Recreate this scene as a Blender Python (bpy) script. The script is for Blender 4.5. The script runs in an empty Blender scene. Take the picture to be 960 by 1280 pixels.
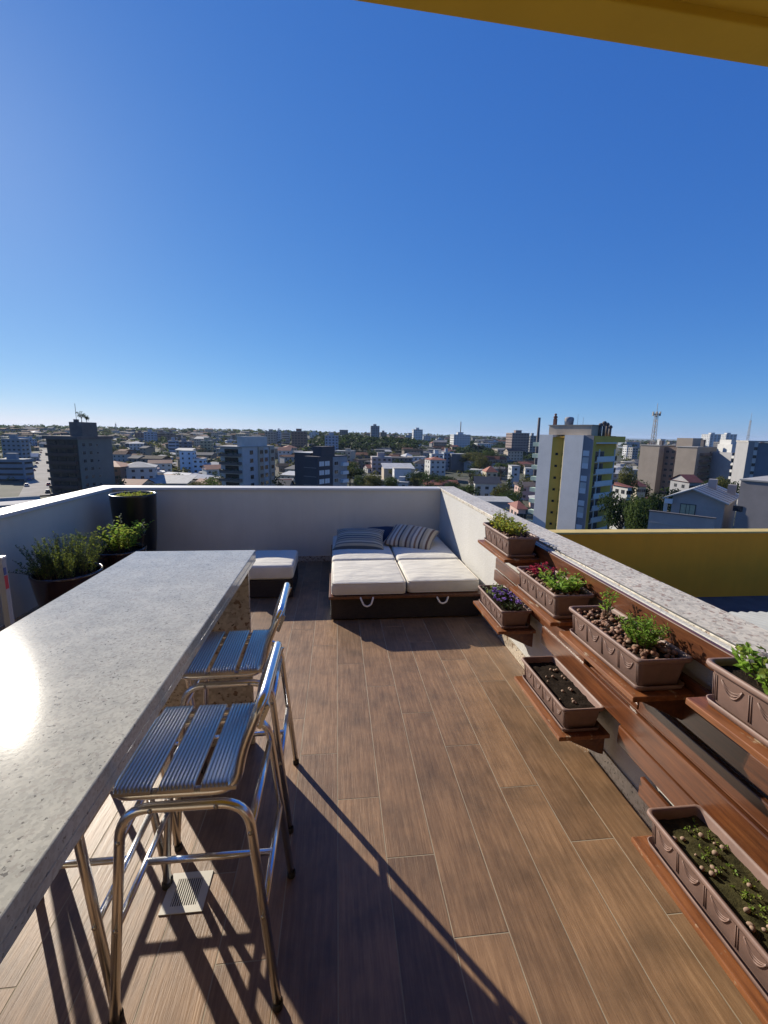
import bpy, bmesh, math, random
from mathutils import Vector, Matrix, noise
R = math.radians
rnd = random.Random(7)
sc = bpy.context.scene
COL = sc.collection
CAMH = 1.7
FPX = 545.0
cR = Vector((0.99421, -0.10610, 0.0165)).normalized()
cF = Vector((0.107, 0.978, -0.177)).normalized()
cF = (cF - cR * cF.dot(cR)).normalized()
cU = cR.cross(cF)
CAM = Vector((0, 0, CAMH))

def ray(px, py):
    return (cF + cR * ((px - 480) / FPX) + cU * ((640 - py) / FPX)).normalized()
def atY(px, py, Y):
    d = ray(px, py); return CAM + d * (Y / d.y)
def atX(px, py, X):
    d = ray(px, py); return CAM + d * (X / d.x)
def proj(P):
    v = Vector(P) - CAM; a = v.dot(cF)
    if a < .01: return (-9999, -9999)
    return (480 + FPX * v.dot(cR) / a, 640 - FPX * v.dot(cU) / a)
def hor(px): return 541 + .0165 * (px - 421)

# ------------------------------------------------------------------ materials
def nt(name):
    m = bpy.data.materials.new(name); m.use_nodes = True
    t = m.node_tree; b = t.nodes['Principled BSDF']
    return m, t, b
def N(t, typ, **kw):
    n = t.nodes.new(typ)
    for k, v in kw.items():
        if k.startswith('i_'):
            n.inputs[k[2:].replace('_', ' ')].default_value = v
        else: setattr(n, k, v)
    return n
def ramp(t, fac, stops):
    r = N(t, 'ShaderNodeValToRGB')
    e = r.color_ramp.elements
    while len(e) < len(stops): e.new(.5)
    for i, (p, c) in enumerate(stops):
        e[i].position = p; e[i].color = (c[0], c[1], c[2], 1)
    t.links.new(fac, r.inputs['Fac']); return r.outputs['Color']
def bump(t, b, h, strength=.3, dist=.01):
    n = N(t, 'ShaderNodeBump'); n.inputs['Strength'].default_value = strength; n.inputs['Distance'].default_value = dist
    t.links.new(h, n.inputs['Height']); t.links.new(n.outputs['Normal'], b.inputs['Normal'])
def coord(t, kind='Object', scale=None):
    c = N(t, 'ShaderNodeTexCoord'); o = c.outputs[kind]
    if scale:
        m = N(t, 'ShaderNodeMapping'); m.inputs['Scale'].default_value = scale
        t.links.new(o, m.inputs['Vector']); o = m.outputs['Vector']
    return o
def noise_tex(t, v, scale, detail=4, rough=.6):
    n = N(t, 'ShaderNodeTexNoise'); n.inputs['Scale'].default_value = scale
    n.inputs['Detail'].default_value = detail; n.inputs['Roughness'].default_value = rough
    t.links.new(v, n.inputs['Vector']); return n.outputs['Fac']
def mixc(t, fac, a, b, mode='MIX'):
    m = N(t, 'ShaderNodeMix', data_type='RGBA', blend_type=mode)
    for s, v in ((0, fac), (6, a), (7, b)):
        if isinstance(v, (int, float)): m.inputs[s].default_value = v
        elif isinstance(v, tuple): m.inputs[s].default_value = (v[0], v[1], v[2], 1)
        else: t.links.new(v, m.inputs[s])
    return m.outputs[2]
MATS = {}
def simple(name, col, rough=.7, metal=0., var=.25, scale=3., bmp=0., bscale=None, spec=.5, coat=0):
    """one coloured material with procedural mottling and optional bump"""
    if name in MATS: return MATS[name]
    m, t, b = nt(name)
    v = coord(t)
    f = noise_tex(t, v, scale, 5, .65)
    lo = tuple(c * (1 - var) for c in col); hi = tuple(min(1, c * (1 + var)) for c in col)
    c = ramp(t, f, [(.3, lo), (.7, hi)])
    t.links.new(c, b.inputs['Base Color'])
    b.inputs['Roughness'].default_value = rough; b.inputs['Metallic'].default_value = metal
    b.inputs['Specular IOR Level'].default_value = spec
    if coat: b.inputs['Coat Weight'].default_value = coat; b.inputs['Coat Roughness'].default_value = .12
    if bmp: bump(t, b, noise_tex(t, v, bscale or scale * 8, 6, .7), bmp, .004)
    MATS[name] = m; return m

def mat_floor():
    m, t, b = nt('wood_tile')
    uv = coord(t, 'UV')
    at = N(t, 'ShaderNodeAttribute', attribute_name='prand')
    mp = N(t, 'ShaderNodeMapping'); mp.inputs['Scale'].default_value = (38, 2.6, 1); t.links.new(uv, mp.inputs['Vector'])
    g1 = noise_tex(t, mp.outputs['Vector'], 1.6, 8, .68)
    mp2 = N(t, 'ShaderNodeMapping'); mp2.inputs['Scale'].default_value = (120, 5, 1); t.links.new(uv, mp2.inputs['Vector'])
    g2 = noise_tex(t, mp2.outputs['Vector'], 1.5, 4, .6)
    g3 = noise_tex(t, uv, 5., 4, .6)
    c = ramp(t, g1, [(.25, (.145, .084, .044)), (.5, (.228, .136, .074)), (.75, (.335, .208, .118))])
    c2 = ramp(t, g3, [(.3, (.62, .64, .66)), (.55, (.95, .95, .95)), (.75, (1.12, 1.12, 1.1))])
    c = mixc(t, 1., c, c2, 'MULTIPLY')
    c3 = ramp(t, at.outputs['Fac'], [(0, (.78, .76, .74)), (1, (1.2, 1.18, 1.12))])
    c = mixc(t, 1., c, c3, 'MULTIPLY')
    t.links.new(c, b.inputs['Base Color'])
    r = N(t, 'ShaderNodeMapRange'); r.inputs['To Min'].default_value = .36; r.inputs['To Max'].default_value = .56
    t.links.new(g1, r.inputs['Value']); t.links.new(r.outputs['Result'], b.inputs['Roughness'])
    a = N(t, 'ShaderNodeMath', operation='ADD'); t.links.new(g1, a.inputs[0]); t.links.new(g2, a.inputs[1])
    bump(t, b, a.outputs[0], .6, .0018)
    return m
def mat_granite(name, base, dark, brown, rough=.1, sc_=1., vc=.7):
    m, t, b = nt(name)
    v = coord(t)
    vo = N(t, 'ShaderNodeTexVoronoi'); vo.inputs['Scale'].default_value = 95 * sc_; t.links.new(v, vo.inputs['Vector'])
    g = ramp(t, vo.outputs['Color'], [(.1, tuple(x * vc for x in base)), (.5, base), (.9, tuple(min(.9, x * (1.5 - vc * .5)) for x in base))])
    n1 = noise_tex(t, v, 46 * sc_, 3, .55)
    s1 = ramp(t, n1, [(.585, (0, 0, 0)), (.635, (1, 1, 1))])
    n2 = noise_tex(t, v, 70 * sc_, 2, .5)
    s2 = ramp(t, n2, [(.66, (0, 0, 0)), (.69, (1, 1, 1))])
    n3 = noise_tex(t, v, 6 * sc_, 4, .6)
    s3 = ramp(t, n3, [(.3, (.84, .84, .83)), (.7, (1.08, 1.07, 1.05))])
    c = mixc(t, s1, g, brown); c = mixc(t, s2, c, dark); c = mixc(t, 1., c, s3, 'MULTIPLY')
    t.links.new(c, b.inputs['Base Color'])
    b.inputs['Roughness'].default_value = rough
    bump(t, b, noise_tex(t, v, 60 * sc_, 4, .6), .06, .001)
    return m
def mat_plaster(name, col, bmp, bs, rough=.8):
    m, t, b = nt(name)
    v = coord(t)
    f = noise_tex(t, v, 1.4, 6, .6)
    f2 = noise_tex(t, v, bs, 5, .7)
    c = ramp(t, f, [(.3, tuple(x * .88 for x in col)), (.7, col)])
    w = noise_tex(t, coord(t, 'Object', (5, 5, .5)), 1.3, 4, .7)
    c = mixc(t, 1., c, ramp(t, w, [(.30, (.95, .95, .94)), (.58, (1, 1, 1))]), 'MULTIPLY')
    t.links.new(c, b.inputs['Base Color']); b.inputs['Roughness'].default_value = rough
    bump(t, b, f2, bmp, .006)
    return m
def mat_alu(name, rough, col=(.82, .83, .85), ns=9.):
    m, t, b = nt(name)
    v = coord(t)
    f = noise_tex(t, v, ns, 5, .7)
    t.links.new(ramp(t, f, [(.3, tuple(x * .92 for x in col)), (.7, col)]), b.inputs['Base Color'])
    b.inputs['Metallic'].default_value = 1
    r = N(t, 'ShaderNodeMapRange'); r.inputs['To Min'].default_value = rough * .85; r.inputs['To Max'].default_value = rough * 1.2
    t.links.new(f, r.inputs['Value']); t.links.new(r.outputs['Result'], b.inputs['Roughness'])
    return m
def mat_varnish():
    m, t, b = nt('varnished_wood')
    v = coord(t, 'Object', (30, 2.2, 30))
    g = noise_tex(t, v, 1.5, 7, .65)
    w = noise_tex(t, coord(t), 2.3, 4, .6)
    c = ramp(t, g, [(.28, (.048, .014, .005)), (.5, (.115, .037, .012)), (.75, (.20, .072, .023))])
    c = mixc(t, 1., c, ramp(t, w, [(.3, (.7, .68, .66)), (.7, (1.15, 1.1, 1.05))]), 'MULTIPLY')
    t.links.new(c, b.inputs['Base Color']); b.inputs['Roughness'].default_value = .42
    b.inputs['Coat Weight'].default_value = .45; b.inputs['Coat Roughness'].default_value = .18
    bump(t, b, g, .25, .002)
    return m
def mat_wornwood():
    m, t, b = nt('worn_shelf_wood')
    v = coord(t, 'Object', (26, 3, 26))
    g = noise_tex(t, v, 1.7, 7, .7)
    w = noise_tex(t, coord(t, 'Object', (14, 5, 14)), 1.6, 5, .7)
    c = ramp(t, g, [(.28, (.09, .028, .009)), (.5, (.20, .07, .022)), (.75, (.30, .115, .04))])
    pk = ramp(t, w, [(.6, (0, 0, 0)), (.66, (1, 1, 1))])
    c = mixc(t, pk, c, (.42, .33, .22))
    t.links.new(c, b.inputs['Base Color']); b.inputs['Roughness'].default_value = .42
    bump(t, b, g, .3, .002)
    return m
def mat_rattan():
    m, t, b = nt('dark_rattan')
    br = N(t, 'ShaderNodeTexBrick'); br.inputs['Scale'].default_value = 1
    br.offset = .5
    br.inputs['Brick Width'].default_value = .022; br.inputs['Row Height'].default_value = .008
    br.inputs['Mortar Size'].default_value = .0016; br.inputs['Mortar Smooth'].default_value = .6
    br.inputs['Color1'].default_value = (.022, .014, .011, 1); br.inputs['Color2'].default_value = (.04, .026, .02, 1)
    br.inputs['Mortar'].default_value = (.006, .004, .004, 1)
    c = N(t, 'ShaderNodeTexCoord'); sx = N(t, 'ShaderNodeSeparateXYZ'); t.links.new(c.outputs['Object'], sx.inputs[0])
    ad = N(t, 'ShaderNodeMath', operation='ADD'); t.links.new(sx.outputs['X'], ad.inputs[0]); t.links.new(sx.outputs['Y'], ad.inputs[1])
    cx = N(t, 'ShaderNodeCombineXYZ'); t.links.new(ad.outputs[0], cx.inputs[0]); t.links.new(sx.outputs['Z'], cx.inputs[1])
    t.links.new(cx.outputs[0], br.inputs['Vector'])
    t.links.new(br.outputs['Color'], b.inputs['Base Color']); b.inputs['Roughness'].default_value = .45
    iv = N(t, 'ShaderNodeMath', operation='SUBTRACT'); iv.inputs[0].default_value = 1; t.links.new(br.outputs['Fac'], iv.inputs[1])
    bump(t, b, iv.outputs[0], .8, .003)
    return m
def mat_stripes(name, axis, stops, scale):
    m, t, b = nt(name)
    c = N(t, 'ShaderNodeTexCoord'); sx = N(t, 'ShaderNodeSeparateXYZ'); t.links.new(c.outputs['UV'], sx.inputs[0])
    mu = N(t, 'ShaderNodeMath', operation='MULTIPLY'); mu.inputs[1].default_value = scale
    t.links.new(sx.outputs[axis], mu.inputs[0])
    fr = N(t, 'ShaderNodeMath', operation='FRACT'); t.links.new(mu.outputs[0], fr.inputs[0])
    r = N(t, 'ShaderNodeValToRGB'); r.color_ramp.interpolation = 'CONSTANT'
    e = r.color_ramp.elements
    while len(e) < len(stops): e.new(.5)
    for i, (p, cc) in enumerate(stops): e[i].position = p; e[i].color = (*cc, 1)
    t.links.new(fr.outputs[0], r.inputs['Fac']); t.links.new(r.outputs['Color'], b.inputs['Base Color'])
    b.inputs['Roughness'].default_value = .85
    b.inputs['Sheen Weight'].default_value = .2
    bump(t, b, noise_tex(t, coord(t), 260, 3, .6), .3, .002)
    return m
def mat_leaf(name, c1, c2, trans=.35, spec=.3):
    if name in MATS: return MATS[name]
    m, t, b = nt(name)
    f = noise_tex(t, coord(t), 2.7, 4, .7)
    c = ramp(t, f, [(.3, c1), (.7, c2)])
    t.links.new(c, b.inputs['Base Color']); b.inputs['Roughness'].default_value = .62 ; b.inputs['Specular IOR Level'].default_value = spec
    tr = N(t, 'ShaderNodeBsdfTranslucent'); t.links.new(mixc(t, .5, c, tuple(min(1, x * 2.2) for x in c2)), tr.inputs['Color'])
    mx = N(t, 'ShaderNodeMixShader'); mx.inputs[0].default_value = trans
    t.links.new(b.outputs[0], mx.inputs[1]); t.links.new(tr.outputs[0], mx.inputs[2])
    t.links.new(mx.outputs[0], t.nodes['Material Output'].inputs['Surface'])
    MATS[name] = m; return m
def mat_roofmetal(name, col):
    m, t, b = nt(name)
    f = noise_tex(t, coord(t, 'Object', (1, 1, 1)), 2.2, 6, .7)
    t.links.new(ramp(t, f, [(.3, tuple(x * .75 for x in col)), (.7, col)]), b.inputs['Base Color'])
    b.inputs['Roughness'].default_value = .5; b.inputs['Metallic'].default_value = .25
    return m
def mat_terrain():
    m, t, b = nt('city_ground')
    v = coord(t)
    f = noise_tex(t, v, .012, 8, .7); f2 = noise_tex(t, v, .12, 5, .7)
    c = ramp(t, f, [(.38, (.018, .028, .010)), (.5, (.035, .042, .02)), (.6, (.07, .06, .045)), (.72, (.11, .10, .09))])
    c = mixc(t, 1., c, ramp(t, f2, [(.3, (.6, .62, .6)), (.7, (1.3, 1.25, 1.2))]), 'MULTIPLY')
    t.links.new(c, b.inputs['Base Color']); b.inputs['Roughness'].default_value = .95
    return m

M_floor = mat_floor()
M_grout = simple('tile_grout', (.30, .25, .18), .8)
M_counter = mat_granite('counter_granite', (.47, .46, .40), (.2, .19, .16), (.40, .38, .33), .07, 1.7, .82)
M_panel = mat_granite('panel_granite', (.44, .37, .28), (.05, .035, .028), (.2, .13, .085), .22, .62)
M_cap = mat_granite('coping_granite', (.57, .53, .45), (.17, .115, .085), (.34, .25, .19), .5, .75)
M_capsmooth = simple('white_coping', (.55, .54, .52), .5, var=.06, bmp=.05)
M_wall = mat_plaster('white_wall_paint', (.65, .62, .52), .12, 60)
M_wallr = mat_plaster('white_textured_paint', (.52, .51, .48), .75, 45)
M_yellow = mat_plaster('yellow_paint', (.66, .42, .028), .2, 30)
M_yellowdk = mat_plaster('ochre_paint', (.95, .375, .016), .25, 30)
M_alu = mat_alu('polished_aluminium', .25, (.80, .81, .83))
M_slat = mat_alu('ribbed_aluminium', .3, (.54, .52, .49), 3.)
M_rubber = simple('black_rubber', (.02, .02, .02), .7)
M_bolt = mat_alu('steel_bolt', .3, (.45, .43, .4))
M_varn = mat_varnish(); M_worn = mat_wornwood()
M_rattan = mat_rattan()
def mat_canvas():
    m, t, b = nt('cream_canvas'); v = coord(t)
    t.links.new(ramp(t, noise_tex(t, v, 5, 5, .65), [(.3, (.55, .525, .455)), (.7, (.64, .61, .53))]), b.inputs['Base Color']); b.inputs['Roughness'].default_value = .9
    a = N(t, 'ShaderNodeMath', operation='MULTIPLY_ADD'); a.inputs[1].default_value = .05
    t.links.new(noise_tex(t, v, 240, 3, .6), a.inputs[0]); t.links.new(noise_tex(t, coord(t, 'Object', (3.2, 7.5, 5)), 1.6, 3, .55), a.inputs[2])
    bump(t, b, a.outputs[0], .5, .03); return m
M_cream = mat_canvas()
M_piping = simple('cream_piping', (.7, .63, .52), .85, var=.08)
M_strap = simple('white_strap', (.75, .70, .62), .8, var=.08)
M_plastic = simple('brown_plastic', (.205, .128, .103), .58, var=.22, scale=9, bmp=.1, bscale=60)
M_soil = simple('dark_soil', (.02, .014, .010), 1., var=.75, scale=110, bmp=1., bscale=220, spec=.1)
M_moss = simple('mossy_soil', (.05, .045, .018), 1., spec=.1, var=.65, scale=22, bmp=1., bscale=150)
M_pebble = simple('clay_pebble', (.19, .095, .055), .8, var=.35, scale=18, bmp=.4, bscale=90)
M_pebble2 = simple('pale_clay_pebble', (.30, .205, .145), .8, var=.35, scale=18, bmp=.4, bscale=90)
M_black = simple('black_glaze', (.010, .010, .010), .3, var=.3, coat=.15)
M_redblack = simple('reddish_reflection_glaze', (.03, .012, .010), .16, var=.3, coat=.5)  # reddish reflection on the black pots, put into the glaze colour
M_greypaint = simple('grey_enamel', (.33, .33, .33), .5, var=.08)
M_whiteedge = simple('white_enamel', (.72, .72, .7), .4, var=.06)
M_red = simple('red_sticker', (.5, .03, .05), .4); M_blue = simple('blue_sticker', (.05, .08, .25), .4)
M_drain = simple('cream_drain', (.55, .52, .44), .45, var=.08); M_void = simple('dark_void', (.008, .008, .008), .9)
M_cable = simple('black_cable', (.015, .015, .015), .5)
M_corr = mat_roofmetal('corrugated_metal', (.40, .41, .39))
S_green = [(0, (.06, .075, .08)), (.14, (.34, .31, .22)), (.32, (.11, .12, .11)), (.42, (.42, .39, .30)), (.55, (.18, .19, .16)), (.66, (.30, .27, .19)), (.8, (.05, .06, .08)), (.9, (.38, .35, .27))]
S_brown = [(0, (.46, .41, .31)), (.12, (.10, .055, .04)), (.22, (.40, .35, .26)), (.34, (.16, .15, .15)), (.44, (.52, .47, .38)), (.56, (.22, .13, .08)), (.66, (.48, .43, .33)), (.78, (.05, .045, .05)), (.86, (.36, .31, .22))]
M_pillow1 = mat_stripes('green_striped_cotton', 'Y', S_green, 2.6)
M_pillow2 = mat_stripes('brown_striped_cotton', 'X', S_brown, 2.4)
M_pillow3 = simple('navy_cotton', (.022, .038, .075), .85, var=.15)
L_herb = mat_leaf('herb_leaf', (.11, .17, .025), (.24, .28, .05))
L_light = mat_leaf('bright_leaf', (.12, .22, .025), (.22, .36, .05))
L_rose = mat_leaf('rosemary_leaf', (.035, .065, .022), (.10, .14, .045), .2)
L_dark = mat_leaf('dark_leaf', (.02, .035, .012), (.05, .075, .02), .15)
L_red = mat_leaf('crimson_leaf', (.16, .012, .03), (.3, .03, .06))
L_grey = mat_leaf('grey_leaf', (.13, .16, .12), (.24, .27, .21))
L_purple = mat_leaf('violet_petal', (.10, .05, .32), (.26, .16, .52), .3)
L_white = mat_leaf('white_petal', (.6, .5, .55), (.75, .7, .7), .3)
L_yel = mat_leaf('yellow_leaf', (.28, .26, .03), (.42, .36, .05))
M_stem = simple('brown_stem', (.09, .06, .03), .8)

# ------------------------------------------------------------------ mesh builder
class MB:
    def __init__(s): s.v = []; s.f = []; s.m = []; s.sm = []; s.uv = {}
    def add(s, vs, fs, mat=0, smooth=False, T=None):
        o = len(s.v)
        s.v += [tuple(T @ Vector(p)) if T else tuple(p) for p in vs]
        for f in fs: s.f.append([i + o for i in f]); s.m.append(mat); s.sm.append(smooth)
        return s
    def box(s, x0, x1, y0, y1, z0, z1, mat=0, T=None, skip=()):
        vs = [(x0, y0, z0), (x1, y0, z0), (x1, y1, z0), (x0, y1, z0), (x0, y0, z1), (x1, y0, z1), (x1, y1, z1), (x0, y1, z1)]
        fs = {'b': (3, 2, 1, 0), 't': (4, 5, 6, 7), 'f': (0, 1, 5, 4), 'k': (2, 3, 7, 6), 'l': (3, 0, 4, 7), 'r': (1, 2, 6, 5)}
        return s.add(vs, [f for k, f in fs.items() if k not in skip], mat, False, T)
    def quad(s, a, b, c, d, mat=0, smooth=False): return s.add([a, b, c, d], [(0, 1, 2, 3)], mat, smooth)
    def tube(s, pts, r, n=8, mat=0, closed=False, caps=True):
        pts = [Vector(p) for p in pts]; k = len(pts)
        rs = r if isinstance(r, (list, tuple)) else [r] * k
        tang = []
        for i in range(k):
            a = pts[(i - 1) % k] if (closed or i > 0) else pts[i]
            b = pts[(i + 1) % k] if (closed or i < k - 1) else pts[i]
            tang.append((b - a).normalized())
        up = Vector((0, 0, 1)) if abs(tang[0].z) < .9 else Vector((1, 0, 0))
        nrm = (up - tang[0] * up.dot(tang[0])).normalized()
        vs = []
        for i in range(k):
            nrm = (nrm - tang[i] * nrm.dot(tang[i]))
            nrm = nrm.normalized() if nrm.length > 1e-6 else tang[i].orthogonal().normalized()
            bi = tang[i].cross(nrm)
            for j in range(n):
                a = 2 * math.pi * j / n
                vs.append(pts[i] + (nrm * math.cos(a) + bi * math.sin(a)) * rs[i])
        fs = []
        for i in range(k if closed else k - 1):
            i2 = (i + 1) % k
            for j in range(n):
                j2 = (j + 1) % n
                fs.append((i * n + j, i * n + j2, i2 * n + j2, i2 * n + j))
        s.add(vs, fs, mat, True)
        if caps and not closed:
            o = len(s.v) - k * n
            s.f.append([o + j for j in range(n)][::-1]); s.m.append(mat); s.sm.append(False)
            s.f.append([o + (k - 1) * n + j for j in range(n)]); s.m.append(mat); s.sm.append(False)
        return s
    def loops(s, loops, mat=0, smooth=True, cap0=False, cap1=False):
        n = len(loops[0]); o = len(s.v)
        for l in loops: s.v += [tuple(p) for p in l]
        for i in range(len(loops) - 1):
            for j in range(n):
                j2 = (j + 1) % n
                s.f.append([o + i * n + j, o + i * n + j2, o + (i + 1) * n + j2, o + (i + 1) * n + j]); s.m.append(mat); s.sm.append(smooth)
        if cap0: s.f.append([o + j for j in range(n)][::-1]); s.m.append(mat); s.sm.append(False)
        if cap1: s.f.append([o + (len(loops) - 1) * n + j for j in range(n)]); s.m.append(mat); s.sm.append(False)
        return s
    def lathe(s, prof, n=32, c=(0, 0), mat=0, cap0=False, cap1=False):
        return s.loops([[(c[0] + r * math.cos(2 * math.pi * j / n), c[1] + r * math.sin(2 * math.pi * j / n), z) for j in range(n)] for r, z in prof], mat, True, cap0, cap1)
    def build(s, name, mats, parent=None, loc=None, bevel=0, subsurf=0):
        me = bpy.data.meshes.new(name); me.from_pydata(s.v, [], s.f)
        if not isinstance(mats, (list, tuple)): mats = [mats]
        for m in mats: me.materials.append(m)
        me.polygons.foreach_set('material_index', s.m); me.polygons.foreach_set('use_smooth', s.sm)
        me.validate(); me.update()
        o = bpy.data.objects.new(name, me); COL.objects.link(o)
        if parent: o.parent = parent
        if loc is not None: o.location = loc
        if bevel:
            b = o.modifiers.new('bevel', 'BEVEL'); b.width = bevel; b.segments = 2; b.limit_method = 'ANGLE'; b.angle_limit = R(40)
        if subsurf:
            u = o.modifiers.new('sub', 'SUBSURF'); u.levels = subsurf; u.render_levels = subsurf
        return o
def fillet(pts, rad, seg=6, closed=False):
    pts = [Vector(p) for p in pts]; k = len(pts); out = []
    rads = rad if isinstance(rad, (list, tuple)) else [rad] * k
    for i in range(k):
        if not closed and i in (0, k - 1): out.append(pts[i]); continue
        p = pts[i]; a = (pts[i - 1] - p); b = (pts[(i + 1) % k] - p)
        la, lb = a.length, b.length; a.normalize(); b.normalize()
        ang = a.angle(b); r = rads[i]
        t = min(r / math.tan(ang / 2), la * .48, lb * .48)
        p0, p1 = p + a * t, p + b * t
        for q in range(seg + 1):
            u = q / seg
            out.append(p0 * (1 - u) ** 2 + p * 2 * u * (1 - u) + p1 * u * u)
    return out
def tag(o, label=None, cat=None, group=None, kind=None):
    if label: o['label'] = label
    if cat: o['category'] = cat
    if group: o['group'] = group
    if kind: o['kind'] = kind
    return o
def empty(name, loc, rz=0., label=None, cat=None, group=None):
    o = bpy.data.objects.new(name, None); COL.objects.link(o)
    o.empty_display_size = .1; o.location = loc; o.rotation_euler = (0, 0, rz)
    return tag(o, label, cat, group)
def kids(o): return [c for c in bpy.data.objects if c.parent == o]
def copy_tree(o, parent=None):
    c = o.copy(); COL.objects.link(c); c.parent = parent
    for ch in list(o.children): copy_tree(ch, c)
    return c
def inst(src, parent, loc, rz=0., sc_=None):
    c = src.copy(); COL.objects.link(c); c.parent = parent; c.location = loc; c.rotation_euler = (0, 0, rz)
    if sc_: c.scale = sc_
    return c
#@@PART2
# ------------------------------------------------------------------ camera, sky, sun
cam_d = bpy.data.cameras.new('camera'); cam = bpy.data.objects.new('camera', cam_d); COL.objects.link(cam)
cam_d.sensor_width = 36; cam_d.lens = FPX / 1280 * 36; cam_d.clip_start = .03; cam_d.clip_end = 60000
mw = Matrix((cR, cU, -cF)).transposed().to_4x4(); mw.translation = CAM
cam.matrix_world = mw; sc.camera = cam
SUN_EL, SUN_AZ = R(25.6), R(-37.2)
sdir = Vector((math.sin(SUN_AZ) * math.cos(SUN_EL), math.cos(SUN_AZ) * math.cos(SUN_EL), math.sin(SUN_EL)))
sl = bpy.data.lights.new('sun', 'SUN'); sl.energy = 5.0; sl.angle = R(.53); sl.color = (1, .91, .77)
so = bpy.data.objects.new('sun', sl); COL.objects.link(so); so.rotation_euler = sdir.to_track_quat('Z', 'Y').to_euler(); so.location = (-20, 30, 25)
w = bpy.data.worlds.new('World'); sc.world = w; w.use_nodes = True
wt = w.node_tree; bg = wt.nodes['Background']
sky = wt.nodes.new('ShaderNodeTexSky'); sky.sky_type = 'NISHITA'; sky.sun_disc = False
sky.sun_elevation = SUN_EL; sky.sun_rotation = SUN_AZ
sky.altitude = 0; sky.air_density = .7; sky.dust_density = .1; sky.ozone_density = 10
# clear deep-blue winter sky: per-channel response of the camera on the sky colour
sep = wt.nodes.new('ShaderNodeSeparateColor'); com = wt.nodes.new('ShaderNodeCombineColor'); wt.links.new(sky.outputs[0], sep.inputs[0])
for ch, (a_, g_) in enumerate(((1.18, .97), (1.62, .72), (3.55, .39))):
    pw = wt.nodes.new('ShaderNodeMath'); pw.operation = 'POWER'; pw.inputs[1].default_value = g_; wt.links.new(sep.outputs[ch], pw.inputs[0])
    mu = wt.nodes.new('ShaderNodeMath'); mu.operation = 'MULTIPLY'; mu.inputs[1].default_value = a_; wt.links.new(pw.outputs[0], mu.inputs[0])
    wt.links.new(mu.outputs[0], com.inputs[ch])
wt.links.new(com.outputs[0], bg.inputs[0]); bg.inputs[1].default_value = .068
sc.view_settings.view_transform = 'Standard'; sc.view_settings.look = 'None'
sc.view_settings.gamma = 1; sc.view_settings.exposure = 0.55; sc.view_settings.use_curve_mapping = False
sc.render.engine = 'CYCLES'
sc.cycles.max_bounces = 8; sc.cycles.diffuse_bounces = 4; sc.cycles.glossy_bounces = 4; sc.cycles.transmission_bounces = 4
sc.cycles.volume_bounces = 0
sc.cycles.use_denoising = True
sc.cycles.sample_clamp_indirect = 6

# ------------------------------------------------------------------ terrace: floor, walls
XL, XR, YF, WT = -2.77, 1.385, 5.70, .99     # left wall, right wall, front wall faces, coping top
PW, PL = .1975, 1.225
mb = MB(); uvs = []; cols = []
def rect_plank(x0, x1, y0, y1):
    g = .0009; x0 += g; x1 -= g; y0 += g; y1 -= g; e = .0016
    o = len(mb.v)
    mb.v += [(x0, y0, -.003), (x1, y0, -.003), (x1, y1, -.003), (x0, y1, -.003), (x0 + e, y0 + e, 0), (x1 - e, y0 + e, 0), (x1 - e, y1 - e, 0), (x0 + e, y1 - e, 0)]
    ru, rv, pr = rnd.random() * 20, rnd.random() * 20, rnd.random()
    for f in ((4, 5, 6, 7), (0, 1, 5, 4), (1, 2, 6, 5), (2, 3, 7, 6), (3, 0, 4, 7)):
        mb.f.append([o + i for i in f]); mb.m.append(1); mb.sm.append(False)
        for i in f: uvs.append((mb.v[o + i][0] - x0 + ru, mb.v[o + i][1] - y0 + rv)); cols.append(pr)
for k in range(-15, 8):
    x0, x1 = k * PW, (k + 1) * PW
    if x1 > XR: x1 = XR
    if x0 < XL: x0 = XL
    if x1 - x0 < .02: continue
    j = 1.79 - .306 * k
    y = j - PL * math.ceil((j + 3.4) / PL)
    while y < YF:
        a, b = max(y, -3.4), min(y + PL, YF)
        if b - a > .02: rect_plank(x0, x1, a, b)
        y += PL
n_pl = len(mb.f)
o0 = len(mb.v); mb.v += [(XL, -3.4, -.0009), (XR, -3.4, -.0009), (XR, YF, -.0009), (XL, YF, -.0009)]
mb.f.append([o0, o0 + 1, o0 + 2, o0 + 3]); mb.m.append(0); mb.sm.append(False); uvs += [(0, 0)] * 4; cols += [.5] * 4
fl = mb.build('floor', [M_grout, M_floor]); tag(fl, 'brown wood-look tiled terrace floor', 'floor', kind='structure')
uvl = fl.data.uv_layers.new(name='UVMap'); uvl.data.foreach_set('uv', [c for u in uvs for c in u])
ca = fl.data.attributes.new('prand', 'FLOAT', 'CORNER'); ca.data.foreach_set('value', cols)

def wallthing(label, boxes, capbox, mats, capmat, skirt=None):
    e = empty('parapet_wall', (0, 0, 0), 0, label, 'parapet')
    m = MB()
    for b in boxes: m.box(*b)
    m.build('wall_body', mats, e)
    c = MB(); c.box(*capbox); c.build('coping', capmat, e, bevel=.004)
    if skirt:
        s = MB(); s.box(*skirt); s.build('skirting', M_panel, e, bevel=.002)
    return e
wallthing('plain white front parapet with smooth pale coping behind the sunbed', [(XL - .2, XR, YF, YF + .18, -.6, WT - .035)],
          (XL - .2, XR - .005, YF - .022, YF + .205, WT - .034, WT), M_wall, M_capsmooth, (XL + .002, XR - .002, YF - .012, YF - .001, .0005, .075))
wallthing('shaded white parapet along the left side behind the black plant pots', [(XL - .18, XL, -3.4, YF - .001, -.6, WT - .035)],
          (XL - .205, XL + .022, -3.4, YF - .023, WT - .034, WT), M_wall, M_capsmooth, (XL + .001, XL + .012, -3.4, YF - .013, .0005, .075))
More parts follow.
